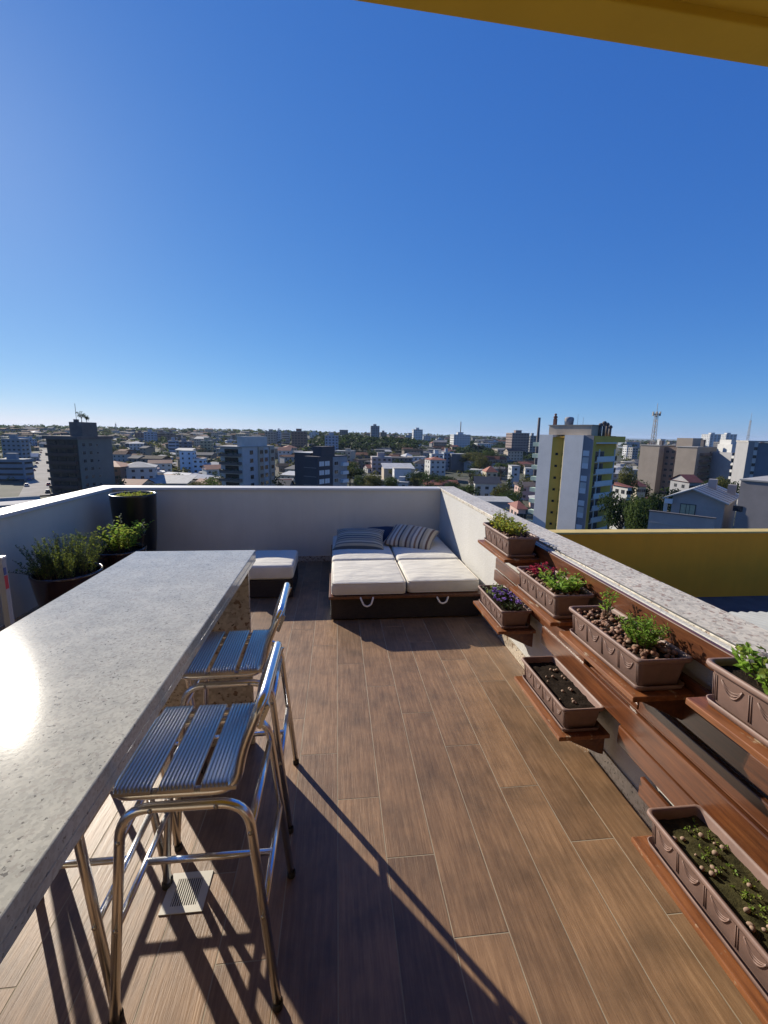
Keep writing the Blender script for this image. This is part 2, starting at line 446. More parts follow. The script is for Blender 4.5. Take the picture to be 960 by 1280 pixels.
wallthing('sunlit textured white parapet with speckled granite coping behind the planters', [(XR, XR + .19, -3.4, YF + .18, -.6, WT - .034)],
          (XR - .004, XR + .235, -3.4, YF + .205, WT - .033, WT + .001), M_wallr, M_cap, (XR - .012, XR - .001, -3.4, YF - .013, .0005, .095))
pw_ = [o for o in bpy.data.objects if o.name.startswith('parapet_wall')][-1]
m = MB(); m.box(XR - .033, XR - .0045, -3.4, 2.98, .925, .983); m.build('plaster_ledge', M_wallr, pw_, bevel=.004)
# overhead canopy and the unseen house wall that carries it, added for warm bounce
e = empty('yellow_canopy', (0, 1.2235, 2.7), R(2.25), 'yellow concrete canopy edge overhead at the top right', 'canopy')
m = MB(); m.box(-3.6, 4.2, -4.4, -.10, .022, .2); m.build('canopy_slab', M_yellow, e)
m = MB(); m.box(-3.6, 4.2, -.10, 0, 0, .3); m.build('canopy_edge', M_yellow, e, bevel=.004)

e = empty('unseen_house_wall', (0, -2.6, 0), 0, 'cream house wall with a glazed door behind the terrace under the canopy', 'wall')
m = MB(); m.box(-4.2, -1.3, -.2, 0, -.3, 2.715); m.box(.9, 4.2, -.2, 0, -.3, 2.715); m.box(-1.299, .899, -.2, 0, 2.15, 2.715); m.build('wall_body', mat_plaster('cream_paint', (.66, .56, .40), .2, 40), e)
m = MB(); m.box(-1.29, .89, -.12, -.08, .02, 2.14); m.build('glass_door', simple('door_glass', (.04, .045, .05), .08, var=.2), e)
m = MB()
for xx_ in (-1.29, -.23, .84): m.box(xx_, xx_ + .05, -.13, -.03, .005, 2.145)
m.build('door_frame', M_whiteedge, e)

# neighbour roof and its yellow parapet
e = empty('yellow_parapet', (1.66, 5.62, -.62), R(-.6), 'long yellow parapet closing the corrugated roof beyond the right wall', 'parapet')
m = MB(); m.box(0, 16, 0, .16, 0, .985); m.build('wall_body', M_yellowdk, e)
m = MB(); m.box(0, 16, -.02, .18, .986, 1.012); m.build('coping', simple('pale_yellow_coping', (.56, .42, .14), .7, var=.15), e, bevel=.004)
ROOFROT = -46
mb = MB(); vs = []; nx, A = 1500, .011
T = Matrix.Rotation(R(ROOFROT), 4, 'Z')
for j, yy in enumerate((-8.0, 8.0)):
    for i in range(nx + 1): vs.append(T @ Vector((yy + 4.5, (i - nx / 2) * .0125, A * math.sin(i * 1.0472))))
fs = [(i, i + 1, nx + 2 + i, nx + 1 + i) for i in range(nx)]
# clip the sheet to the space between the walls
bmx = bmesh.new()
vv = [bmx.verts.new(v) for v in vs]; [bmx.faces.new([vv[k] for k in f]) for f in fs]
for co, no in (((1.6, 0, 0), (-1, 0, 0)), ((0, 4.2, 0), (0.05, 1, 0)), ((0, -2.5, 0), (0, -1, 0)), ((12, 0, 0), (1, 0, 0))):
    bmesh.ops.bisect_plane(bmx, geom=bmx.verts[:] + bmx.edges[:] + bmx.faces[:], plane_co=co, plane_no=no, clear_outer=True)
me = bpy.data.meshes.new('corrugated_roof'); bmx.to_mesh(me); bmx.free(); me.materials.append(M_corr)
for p in me.polygons: p.use_smooth = True
o = bpy.data.objects.new('corrugated_roof', me); COL.objects.link(o); o.location = (0, 0, -.13)
sd = o.modifiers.new('thick', 'SOLIDIFY'); sd.thickness = .004
tag(o, 'grey corrugated metal roof between the right wall and yellow parapet', 'roof')
m = MB(); m.box(1.62, 16, 4.2, 5.615, -.66, -.60); tag(m.build('roof_gutter', simple('dark_gutter', (.10, .10, .105), .8, var=.3)), 'dark shaded gutter at the foot of the long yellow parapet', 'gutter')

# ------------------------------------------------------------------ granite counter
e = empty('bar_counter', (-.735, 1.0, 0), 0, 'long pale granite bar counter with a speckled end panel', 'counter')
m = MB(); m.box(-.30, .305, -2.2, 1.305, 1.045, 1.08); m.build('counter_top', M_counter, e, bevel=.003)
m = MB(); m.box(.284, .304, -2.19, 1.284, 1.020, 1.0445); m.box(-.299, .304, 1.285, 1.304, 1.020, 1.0445); m.box(-.299, -.28, -2.19, 1.284, 1.02, 1.0445)
m.build('apron', M_counter, e, bevel=.002)
m = MB(); m.box(-.279, .283, 1.20, 1.222, .001, 1.0445); m.build('end_panel', M_panel, e, bevel=.0025)
m = MB(); m.box(-.279, .283, -1.6, -1.578, .001, 1.0445); m.build('end_panel', M_panel, e, bevel=.0025)

# ------------------------------------------------------------------ bar stools
def ribbed(mb, x0, x1, y0, y1, z, n=9, mat=0, h=.0042):
    """ribbed slat: ridges run along y"""
    prof = []
    w = (x1 - x0) / n
    for i in range(n):
        for q in range(7):
            u = q / 7; prof.append((x0 + (i + u) * w, z - h + h * math.sin(math.pi * min(1, u * 1.12)) ** .8 if u < .89 else z - h))
    prof = [(x0, z - .012), (x0, z - h)] + prof + [(x1, z - h), (x1, z - .012)]
    k = len(prof)
    ys = [(y0, -.008), (y0 + .012, -.0015), (y0 + .03, 0), (y1 - .03, 0), (y1 - .012, -.0015), (y1, -.008)]
    vs = [(p[0], yy, p[1] + dz) for yy, dz in ys for p in prof]
    fs = [(r * k + i, r * k + i + 1, (r + 1) * k + i + 1, (r + 1) * k + i) for r in range(len(ys) - 1) for i in range(k - 1)]
    fs = [f[::-1] for f in fs]
    fs += [tuple(range(k)), tuple(range((len(ys) - 1) * k, len(ys) * k))[::-1]]
    fs.append(tuple([r * k + k - 1 for r in range(len(ys))] + [r * k for r in range(len(ys))][::-1]))
    mb.add(vs, fs, mat, True)
    for q in range(3): mb.sm[-1 - q] = False
def make_stool():
    root = empty('bar_stool', (0, 0, 0))
    rt = .0135
    for s in (-1, 1):
        p = [(-.232, s * .198, 0.004), (-.165, s * .178, .70), (.165, s * .178, .70), (.232, s * .198, .004)]
        MB().tube(fillet(p, [0, .09, .09, 0], 8), rt, 12).build('leg_frame', M_alu, root)
        for sx in (-1, 1):
            MB().lathe([(.0145, 0), (.0155, .001), (.0155, .022), (.0138, .024)], 12, mat=0, cap0=True, c=(sx * .2318, s * .1979)).build('foot_cap', M_rubber, root)
    loop = [(-.185, -.172, .737), (.135, -.172, .737), (.158, -.172, .86), (.215, -.172, 1.0), (.215, .172, 1.0), (.158, .172, .86), (.135, .172, .737), (-.185, .172, .737)]
    MB().tube(fillet(loop, [.05, .07, .5, .06, .06, .5, .07, .05], 7, True), rt, 12, closed=True).build('seat_frame', M_alu, root)
    for cx in (-.13, -.018, .092):
        m = MB(); ribbed(m, cx - .047, cx + .047, -.187, .187, .766, 9); m.build('seat_slat', M_slat, root)
    # ribbed back slat leaning with the posts
    m = MB(); ribbed(m, -.036, .036, -.165, .165, .006, 7)
    o = m.build('back_slat', M_slat, root); o.location = (.206, 0, .945); o.rotation_euler = (0, R(-68), 0)
    for s in (-1, 1):
        for z, dx in ((.335, .199), (.61, .172)):
            k = (.70 - z) / .70
            yy = .178 + .02 * k
            MB().tube([(s * dx, -yy, z), (s * dx, yy, z)], .0105, 10).build('side_rail', M_alu, root)
    MB().tube([(-.198, 0, .335), (.198, 0, .335)], .0105, 10).build('cross_rail', M_alu, root)
    m0 = MB().lathe([(.0001, .0165), (.006, .0155), (.0075, .0125)], 8); bm0 = None
    for s in (-1, 1):
        for sx in (-1, 1):
            for xx, zz in ((sx * .085, .70), (sx * .173, .61), (sx * .199, .335)):
                k = (.70 - zz) / .70; yy = .178 + .02 * k
                if bm0 is None:
                    bm0 = m0.build('bolt', M_bolt, root)
                    b_ = bm0
                else:
                    b_ = bm0.copy(); COL.objects.link(b_); b_.parent = root
                b_.location = (xx, s * yy, zz); b_.rotation_euler = (R(90) * (1 if s < 0 else -1), 0, 0)
    return root
st = make_stool()
G_ST = 'aluminium bar stools at the granite counter'
for i, (x, y, rz, lab) in enumerate(((-.412, 1.25, 0, 'nearest aluminium bar stool with blue-reflecting ribbed seat beside the counter'),
                                     (-.442, 1.835, R(1.5), 'second aluminium bar stool, closer to the speckled granite end panel'),
                                     (-.872, 1.265, R(180), 'bar stool on the far side of the counter facing the nearest one, mostly hidden'),
                                     (-.885, 1.80, R(180), 'bar stool on the far side of the counter facing the second one'))):
    o = st if i == 0 else copy_tree(st)
    o.location = (x, y, 0); o.rotation_euler = (0, 0, rz); tag(o, lab, 'bar stool', G_ST)

# floor drain
e = empty('floor_drain', (-.56, 1.42, .0), 0, 'square cream floor drain with dark slots under the nearest stool', 'drain')
m = MB()
for a in ((-.075, .075, -.075, -.05), (-.075, .075, .05, .075), (-.075, -.045, -.05, .05), (.045, .075, -.05, .05)): m.box(a[0], a[1], a[2], a[3], .0005, .004)
m.build('drain_frame', M_drain, e)
m = MB(); m.box(-.045, .045, -.05, .05, .0005, .001); m.build('drain_pit', M_void, e)
m = MB()
for i in range(11): x = -.0405 + i * .0081; m.box(x - .0019, x + .0019, -.05, .05, .0012, .0037)
m.build('drain_grille', M_drain, e)

# ------------------------------------------------------------------ cushions helper
def cushion_loops(x0, x1, y0, y1, z0, z1, r=.03, seg=5, crown=.012):
    """soft-edged slab: rounded-rectangle loops"""
    def rr(ins, z, bul=0):
        out = []; xa, xb, ya, yb = x0 + ins, x1 - ins, y0 + ins, y1 - ins; rr_ = .035
        for cx, cy, a0 in ((xb - rr_, yb - rr_, 0), (xa + rr_, yb - rr_, 90), (xa + rr_, ya + rr_, 180), (xb - rr_, ya + rr_, 270)):
            for q in range(5):
                a = R(a0 + 90 * q / 4); out.append((cx + rr_ * math.cos(a), cy + rr_ * math.sin(a), z))
        # extra points along edges
        res = []
        for i, p in enumerate(out):
            res.append(p); q = out[(i + 1) % len(out)]
            if i % 5 == 4:
                for u in (.25, .5, .75): res.append(tuple(Vector(p).lerp(Vector(q), u)))
        return res
    L = []
    for q in range(seg + 1):
        a = R(90 * q / seg); L.append(rr(r * (1 - math.sin(a)), z0 + r * (1 - math.cos(a))))
    for q in range(seg + 1):
        a = R(90 * q / seg); L.append(rr(r * (1 - math.cos(a)), z1 - r * (1 - math.sin(a))))
    L.append(rr(.10, z1 + crown * .6)); L.append(rr(.19, z1 + crown))
    return L
def seg_mattress(m, *a, **k):
    m.loops(cushion_loops(*a, **k), 0, True, True, True)

# ------------------------------------------------------------------ sunbed
e = empty('sunbed', (.64, 4.7, 0), 0, 'wide dark rattan sunbed with two cream mattresses against the parapet', 'sunbed')
m = MB(); m.box(-.70, .705, -.92, .93, .012, .215); m.build('rattan_base', M_rattan, e, bevel=.012)
m = MB(); m.box(-.715, .718, -.945, .94, .2155, .243); m.build('wooden_rail', M_varn, e, bevel=.004)
for x0, x1, yo in ((-.695, -.008, -.93), (.008, .695, -.905)):
    m = MB(); seg_mattress(m, x0, x1, yo, -.20, .245, .365)
    mt = m.build('mattress', M_cream, e)
    m = MB(); seg_mattress(m, x0, x1, -.195, .93, .245, .374); m.build('headrest_section', M_cream, mt)
    m = MB()
    for z in (.256, .358):
        pts = [(x0 + .012, -.22, z), (x0 + .004, yo + .03, z), (x0 + .03, yo + .004, z), (x1 - .03, yo + .004, z), (x1 - .004, yo + .03, z), (x1 - .012, -.22, z)]
        m.tube(fillet(pts, .03, 3), .0035, 6)
    m.build('piping', M_piping, mt)
    cx = (x0 + x1) / 2 - .02; hw = .06
    pts = [(cx - hw, yo + .02, .236), (cx - hw + .005, yo - .035, .225), (cx - hw * .5, yo - .055, .175), (cx, yo - .058, .160), (cx + hw * .6, yo - .055, .178), (cx + hw - .005, yo - .035, .225), (cx + hw, yo + .02, .236)]
    m = MB(); m.tube(fillet(pts, .03, 4), .008, 8); m.build('pull_strap', M_strap, e)
for sx in (-1, 1):
    for sy in (-1, 1):
        m = MB(); m.box(sx * .64 - .03, sx * .64 + .03, sy * .86 - .03, sy * .86 + .03, 0, .013); m.build('foot', M_rubber, e)

def pillow(name, label, loc, rot, w, h, th, mats, seed):
    n = 22; r_ = random.Random(seed); vs = []; uv = []
    for side in (1, -1):
        for j in range(n + 1):
            for i in range(n + 1):
                u, v = i / n * 2 - 1, j / n * 2 - 1
                k = 1 - .10 * (v * v) * abs(u) ** 3
                x = u * w / 2 * (1 - .07 * (1 - abs(u)) * 0 - .075 * (1 - v * v) * abs(u) ** 2)
                y = v * h / 2 * (1 - .075 * (1 - u * u) * abs(v) ** 2)
                z = side * th / 2 * (max(0, 1 - abs(u) ** 2.6) * max(0, 1 - abs(v) ** 2.6)) ** .48
                z += .010 * noise.noise(Vector((x * 9 + seed, y * 9, side))) * (1 - max(abs(u), abs(v)) ** 4)
                vs.append((x, y, z)); uv.append(((u + 1) / 2, (v + 1) / 2))
    N1 = (n + 1) ** 2; fs = []
    for j in range(n):
        for i in range(n):
            a = j * (n + 1) + i
            fs.append((a, a + 1, a + n + 2, a + n + 1)); b = a + N1; fs.append((b + n + 1, b + n + 2, b + 1, b))
    m = MB(); m.add(vs, fs, 0, True)
    o = m.build(name, mats, None, loc); o.rotation_euler = rot
    u_ = o.data.uv_layers.new(name='UVMap')
    for p in o.data.polygons:
        for li, vi in zip(p.loop_indices, p.vertices): u_.data[li].uv = uv[vi]
    return tag(o, label, 'pillow', 'throw pillows on the sunbed')
pillow('throw_pillow', 'green and cream horizontally striped pillow on the left mattress', (.27, 5.10, .438), (R(15), R(0), R(-6)), .60, .52, .17, M_pillow1, 1)
pillow('throw_pillow', 'brown and cream striped pillow resting tilted on the right mattress', (.90, 5.10, .462), (R(19), R(3), R(-27)), .60, .46, .18, M_pillow2, 2)
pillow('throw_pillow', 'dark blue pillow tucked between the two striped pillows', (.60, 5.38, .425), (R(24), 0, R(8)), .42, .34, .13, M_pillow3, 3)

# ottoman
e = empty('ottoman', (-.70, 4.69, 0), 0, 'low rattan ottoman with a white seat cushion beyond the counter', 'ottoman')
m = MB(); m.box(-.25, .245, -.31, .31, .01, .2); m.build('rattan_base', M_rattan, e, bevel=.01)
m = MB(); seg_mattress(m, -.25, .25, -.32, .32, .202, .352); m.build('cushion', M_cream, e)

# ------------------------------------------------------------------ leafy plants
def leaf(mb, p, d, L, W, mat=0, r_=rnd):
    d = Vector(d).normalized(); side = d.cross(Vector((r_.uniform(-1, 1), r_.uniform(-1, 1), r_.uniform(.2, 1)))).normalized()
    up = side.cross(d) * .12 * L
    p = Vector(p)
    mb.add([p, p + d * L * .5 + side * W / 2 + up, p + d * L, p + d * L * .5 - side * W / 2 + up, p + d * L * .5 - up * .4],
           [(0, 4, 1), (4, 2, 1), (0, 3, 4), (4, 3, 2)], mat, False)
def shoots(mb, r_, cx, cy, z, n, h, spread, L, W, per, rx, ry, lean=.5, mats=(0, 1), stem_mat=2, top=0.2, droop=0.):
    for _ in range(n):
        a = r_.uniform(0, 6.28); q = math.sqrt(r_.random())
        x, y = cx + rx * q * math.cos(a), cy + ry * q * math.sin(a)
        hh = h * r_.uniform(.55, 1.05); dx, dy = math.cos(a) * spread * q + r_.uniform(-.3, .3) * spread, math.sin(a) * spread * q + r_.uniform(-.3, .3) * spread
        pts = []
        for s in range(5):
            u = s / 4; pts.append(Vector((x + dx * u ** 1.4, y + dy * u ** 1.4, z + hh * u - droop * hh * u * u)))
        mb.tube(pts, [.0022, .002, .0017, .0013, .0008], 4, stem_mat, caps=False)
        for s in range(per):
            u = top + (1 - top) * (s + r_.random()) / per
            k = min(3, int(u * 4)); p = pts[k].lerp(pts[k + 1], u * 4 - k)
            b = r_.uniform(0, 6.28)
            d = Vector((math.cos(b), math.sin(b), lean + r_.uniform(-.3, .4)))
            leaf(mb, p, d, L * r_.uniform(.6, 1.15), W * r_.uniform(.7, 1.15), mats[0] if r_.random() < .7 else mats[1], r_)
def plant(name, label, cat, loc, mats, fn, group=None):
    m = MB(); fn(m); o = m.build(name, mats, None, loc)
    return tag(o, label, cat, group)

# ------------------------------------------------------------------ black pots in the corner
def pot(label, x, y, prof, soil_z, soil_r, mat):
    e = empty('plant_pot', (x, y, 0), 0, label, 'plant pot', 'glazed pots in the left corner')
    m = MB(); m.lathe(prof, 40, cap0=True); m.build('pot_body', mat, e)
    m = MB(); m.lathe([(soil_r, soil_z), (soil_r * .6, soil_z + .012), (.001, soil_z + .016)], 28); m.build('soil', M_soil, e)
    return e
pot('tall glossy black pot in the wall corner with low groundcover', -2.335, 5.26,
    [(.165, 0), (.17, .02), (.215, .5), (.238, .945), (.245, .965), (.238, .974), (.222, .970), (.216, .95), (.214, .9)], .925, .215, M_black)
pot('wide black pot full of rosemary, nearest of the pots by the left wall', -2.30, 3.86,
    [(.17, 0), (.19, .02), (.235, .3), (.262, .475), (.266, .492), (.258, .5), (.243, .496), (.238, .47), (.235, .44)], .45, .236, M_redblack)
pot('middle oxblood pot holding a leafy shrub between the other two pots', -2.22, 4.60,
    [(.17, 0), (.19, .02), (.225, .3), (.245, .475), (.25, .492), (.243, .5), (.228, .496), (.223, .47), (.22, .44)], .45, .22, M_redblack)
r1 = random.Random(11)
def f_gc(m):
    for _ in range(60):
        a = r1.uniform(0, 6.28); q = .2 * math.sqrt(r1.random())
        shoots(m, r1, q * math.cos(a), q * math.sin(a), 0, 1, .045, .03, .028, .016, 9, .01, .01, .3)
plant('groundcover_plant', 'low pale green groundcover filling the tall black pot', 'plant', (-2.335, 5.26, .93), [L_herb, L_yel, M_stem], f_gc)
def f_rose(m):
    shoots(m, r1, 0, 0, 0, 120, .34, .10, .024, .0048, 64, .2, .2, .75, top=.12)
    shoots(m, r1, -.22, -.02, 0, 9, .16, .2, .028, .012, 18, .06, .08, .5)
    for k in range(10):
        a = r1.uniform(2.4, 4.6); m_ = .16
        shoots(m, r1, math.cos(a) * .2, math.sin(a) * .2, 0, 2, .2, .22, .026, .007, 30, .03, .03, .6, droop=.3)
plant('rosemary_bush', 'dense upright rosemary bush growing in the nearest black pot', 'plant', (-2.30, 3.86, .455), [L_rose, L_herb, M_stem], f_rose)
def f_sh(m):
    shoots(m, r1, 0, 0, 0, 46, .30, .17, .045, .022, 22, .14, .14, .4, top=.2)
    for (x, y, h) in ((-.02, -.05, .40), (.03, .0, .39), (.22, -.02, .31)):
        shoots(m, r1, x, y, 0, 2, h, .05, .02, .008, 12, .01, .01, .5, mats=(3, 3), top=.75)
plant('leafy_shrub', 'bright leafy shrub with pale flower tips in the middle pot', 'plant', (-2.22, 4.60, .455), [L_herb, L_light, M_stem, L_grey], f_sh)

# slim post at the left edge; unseen cabinet added beside it for its shadow
e = empty('metal_post', (-1.795, 2.50, 0), 0, 'slim grey metal post with a red and blue sticker at the left edge', 'post')
m = MB(); m.box(-.03, 0, -.034, 0, .006, 1.0); m.build('post_body', M_greypaint, e, bevel=.002)
m = MB(); m.box(-.033, .003, -.037, .003, 1.001, 1.012); m.build('post_cap', M_whiteedge, e, bevel=.002)  # pale cap: the lit top edge is put into its colour
m = MB(); m.box(.0003, .0015, -.031, -.008, .83, .905); m.build('red_sticker', M_red, e)
m = MB(); m.box(.0003, .0015, -.031, -.012, .91, .95); m.build('blue_sticker', M_blue, e)
m = MB(); m.box(-.075, .03, -.08, .03, 0, .0055); m.build('base_plate', M_greypaint, e)
e = empty('shadow_cabinet', (-2.05, 2.30, 0), 0, 'low grey metal cabinet standing behind the slim post by the left wall', 'cabinet')
m = MB(); m.box(-.62, 0, -.8, 0, .04, .955); m.build('cabinet_body', M_greypaint, e, bevel=.006)
m = MB(); m.box(-.625, .008, -.81, .012, .956, .985); m.build('cabinet_top', M_whiteedge, e, bevel=.005)
m = MB(); m.box(-.57, -.03, -.77, -.03, 0, .039); m.build('plinth', M_rubber, e)

# ------------------------------------------------------------------ wooden plant rack on the right wall
e = empty('plant_rack', (XR - .035, 1.2, 0), 0, 'varnished wooden wall rack of long slats and shelves carrying the brown planters', 'plant rack')
rk = e
def board(y0, y1, z0, z1, x=0., th=.022, mat=M_varn, nm='slat'):
    m = MB(); m.box(x - th, x, y0 - 1.2, y1 - 1.2, z0, z1); return m.build(nm, mat, e, bevel=.005)
board(-1.6, 3.0, .885, .982)
board(2.15, 3.42, .598, .69); board(2.05, 3.44, .487, .58)
board(-1.6, 2.52, .378, .492, -.012); board(-1.6, 2.40, .40, .488, .022)
board(-1.6, 1.73, .262, .356); board(-1.6, 1.557, .135, .228)
board(-1.6, 1.62, .505, .585); board(-1.6, 1.42, .61, .70); board(-1.6, 2.0, .725, .80)
for yy in (-.9, .1, .95, 1.68, 2.30, 2.85):
    m = MB(); m.box(.002, .034, yy - 1.225, yy - 1.175, .10 if yy < 1.5 else .36, .92); m.build('upright', M_varn, e, bevel=.003)
PLANTERS = [  # far end y, near end y, rim z, shelf top z
    (3.17, 2.65, 1.05, .905), (2.51, 2.0, .905, .765), (1.885, 1.365, .90, .76), (1.115, .595, 1.05, .905),
    (3.20, 2.67, .535, .395), (2.345, 1.82, .385, .245), (1.255, .745, .385, .245)]
worn = (2,)
for i, (ya, yb, zr, zs) in enumerate(PLANTERS):
    m = MB(); m.box(-.268, -.0005 - .022 * (0 if zs > .7 else 0), yb - .015 - 1.2, ya + .015 - 1.2, zs - .022, zs)
    m.build('shelf', M_worn, e, bevel=.003)
    for yy in (yb + .035, ya - .035):
        m = MB(); z = zs - .023
        vs = [(0, -.012, z), (-.235, -.012, z), (-.20, -.012, z - .025), (-.03, -.012, z - .11), (0, -.012, z - .12)]
        vs2 = [(x, .012, zz) for x, _, zz in vs]
        m.add([(x, y + yy - 1.2, zz) for x, y, zz in vs + vs2], [(0, 1, 2, 3, 4), (9, 8, 7, 6, 5)] + [(k, k + 5, (k + 1) % 5 + 5, (k + 1) % 5) for k in range(5)], 0)
        m.build('bracket', M_varn, e, bevel=.002)

def rr_loop(w, l, r, z, n=5):
    out = []
    for cx, cy, a0 in ((w / 2 - r, l / 2 - r, 0), (-w / 2 + r, l / 2 - r, 90), (-w / 2 + r, -l / 2 + r, 180), (w / 2 - r, -l / 2 + r, 270)):
        for q in range(n + 1):
            a = R(a0 + 90 * q / n); out.append((cx + r * math.cos(a), cy + r * math.sin(a), z))
    return out
PLW = .222
def planter(ya, yb, zr, zs, label, soilmat, soil_drop=.022):
    l = ya - yb; h = zr - zs - .004
    root = empty('planter', (XR - .035 - .024 - PLW / 2, (ya + yb) / 2, zs + .001), 0, label, 'planter', 'brown plastic window-box planters on the rack')
    w = PLW; z0 = .012
    m = MB()
    prof = [(w - .062, l - .062, z0), (w - .056, l - .056, z0 + .004), (w - .03, l - .03, h - .026), (w - .026, l - .026, h - .022), (w - .008, l - .008, h - .02), (w, l, h - .012), (w - .002, l - .002, h - .003), (w - .010, l - .010, h),
            (w - .026, l - .026, h - .003), (w - .032, l - .032, h - .012), (w - .05, l - .05, h - .05)]
    m.loops([rr_loop(a, b, .022 if a > w - .05 else .016, z) for a, b, z in prof], 0, True, True, False)
    m.build('planter_body', M_plastic, root)
    # saucer
    m = MB(); m.loops([rr_loop(a, b, .02, z) for a, b, z in ((w - .05, l - .05, 0), (w - .032, l - .032, .001), (w - .02, l - .02, .022), (w - .026, l - .026, .022), (w - .04, l - .04, .006))], 0, True, True, True); m.build('saucer', M_plastic, root)
    # raised swags and grooves on the side facing the terrace
    m = MB(); np_ = 4
    def face_x(z): u = (z - z0) / (h - .026 - z0); return -((w - .056) / 2 + (.013) * u) - .0006
    pl = (l - .07) / np_
    for k in range(np_ + 1):
        y = -(l - .07) / 2 + k * pl
        for dy in ((-.006, 0, .006) if k in (0, np_) else (-.0035, .0035)):
            m.tube([(face_x(z0 + .012), y + dy, z0 + .012), (face_x(h - .034), y + dy, h - .034)], .0014, 5)
    for k in range(np_):
        yc = -(l - .07) / 2 + (k + .5) * pl; a = pl * .30
        for dz, rr_ in ((0, .0026), (.010, .0021), (.019, .0016)):
            pts = []
            for q in range(9):
                u = q / 8 * 2 - 1; z = h - .040 - (.040 - dz) * (1 - u * u); pts.append((face_x(z), yc + u * a, z))
            m.tube(pts, rr_, 6)
    m.build('swag_relief', M_plastic, root)
    # soil
    r_ = random.Random(int(l * 1000 + zr * 777 + ya * 99)); nx, ny = 12, 34; vs = []
    sw, slen = w - .038, l - .038; zz = h - soil_drop
    for j in range(ny + 1):
        for i in range(nx + 1):
            x, y = (i / nx - .5) * sw, (j / ny - .5) * slen
            vs.append((x, y, zz + .007 * noise.noise(Vector((x * 30 + ya * 9, y * 30, 1))) + .004 * noise.noise(Vector((x * 90, y * 90 + ya, 5)))))
    m = MB(); m.add(vs, [(j * (nx + 1) + i, j * (nx + 1) + i + 1, (j + 1) * (nx + 1) + i + 1, (j + 1) * (nx + 1) + i) for j in range(ny) for i in range(nx)], 0, True)
    m.build('soil', soilmat, root)
    return root, zz, sw, slen
def ico_pebble(mb, p, r, r_, mat=0):
    bm = bmesh.new(); bmesh.ops.create_icosphere(bm, subdivisions=2, radius=1)
    sx, sy, sz = r * r_.uniform(.85, 1.2), r * r_.uniform(.8, 1.1), r * r_.uniform(.7, .95); a = r_.uniform(0, 6.28); off = Vector((r_.uniform(0, 50),) * 3)
    vs = []
    for v in bm.verts:
        q = v.co * (1 + .16 * noise.noise(v.co * 1.6 + off)); x, y, z = q.x * sx, q.y * sy, q.z * sz
        vs.append((p[0] + x * math.cos(a) - y * math.sin(a), p[1] + x * math.sin(a) + y * math.cos(a), p[2] + z))
    fs = [[v.index for v in f.verts] for f in bm.faces]; bm.free(); mb.add(vs, fs, mat, True)
def pebble_layer(root, zz, sw, sl, n, y0, y1, seed):
    r_ = random.Random(seed); m = MB()
    for _ in range(n):
        x, y = r_.uniform(-.46, .46) * sw, (r_.uniform(y0, y1)) * sl
        ico_pebble(m, (x, y, zz + r_.uniform(.002, .013)), r_.uniform(.0055, .0125), r_, 0 if r_.random() < .8 else 1)
    return tag(m.build('clay_pebbles', [M_pebble, M_pebble2], root), kind='stuff')
def loose_pebbles(root, zz, sw, sl, n, seed, region=(-.45, .45)):
    r_ = random.Random(seed); src = []
    for i in range(n):
        p = (r_.uniform(-.42, .42) * sw, r_.uniform(*region) * sl, zz + .006)
        if i < 4:
            m = MB(); ico_pebble(m, (0, 0, 0), .0088, r_); o = m.build('clay_pebble', M_pebble2, root, p); src.append(o)
        else:
            o = inst(r_.choice(src), root, p, r_.uniform(0, 6.28), (r_.uniform(.5, 1.15),) * 3)
PL_LAB = ['far upper planter with yellowish herbs, overlapping the wall coping',
          'upper planter with red foliage, clay pebbles and a bright leafy plant',
          'upper planter full of brown clay pebbles with a bushy green plant',
          'nearest upper planter at the right edge with bright green flowering leaves',
          'lower planter with purple pansies near the sunbed',
          'lower planter with bare dark soil and a few pebbles',
          'lowest nearest planter with mossy soil and scattered pale pebbles']
PR = []
for i, (a, lab) in enumerate(zip(PLANTERS, PL_LAB)):
    PR.append(planter(*a, lab, M_moss if i == 6 else M_soil, .022 if i < 5 else .034))
r2 = random.Random(5)
def at_pl(i, u, v=0.):  # u along planter, -.5 near end .. .5 far end
    root, zz, sw, sl = PR[i]; return (root.location.x + v * sw, root.location.y + u * sl, root.location.z + zz)
pebble_layer(*PR[1], 170, -.5, .48, 3); pebble_layer(*PR[2], 190, -.48, .48, 4); pebble_layer(*PR[0], 60, -.48, .1, 9)
loose_pebbles(*PR[5], 15, 6); loose_pebbles(*PR[6], 22, 8, (-.45, .35)); 
mats_h = [L_herb, L_yel, M_stem]; mats_l = [L_light, L_herb, M_stem]
def f(m):
    shoots(m, r2, 0, .02, 0, 75, .085, .05, .026, .013, 13, .07, .19, .4)
    shoots(m, r2, 0, .13, 0, 8, .15, .05, .022, .008, 12, .05, .06, .5)
plant('herb_plant', 'yellow-green herbs spilling along the far upper planter', 'plant', at_pl(0, .02), mats_h, f)
plant('red_foliage_plant', 'small crimson leafed plant among clay pebbles', 'plant', at_pl(1, .27), [L_red, L_red, M_stem], lambda m: shoots(m, r2, 0, 0, 0, 26, .06, .04, .026, .011, 12, .045, .05, .4))
plant('leafy_plant', 'light green leafy plant beside the crimson one', 'plant', at_pl(1, -.22), mats_l, lambda m: shoots(m, r2, 0, 0, 0, 42, .075, .05, .034, .019, 9, .07, .085, .35))
plant('seedling', 'thin tall seedling at the far end of the pebble planter', 'plant', at_pl(2, .33, .1), mats_l, lambda m: shoots(m, r2, 0, 0, 0, 5, .155, .03, .03, .010, 13, .02, .02, .5, top=.3))
plant('bushy_herb', 'feathery bright green bush in the pebble planter', 'plant', at_pl(2, -.22), mats_l, lambda m: shoots(m, r2, 0, 0, 0, 62, .115, .06, .02, .006, 22, .032, .045, .5, top=.18))
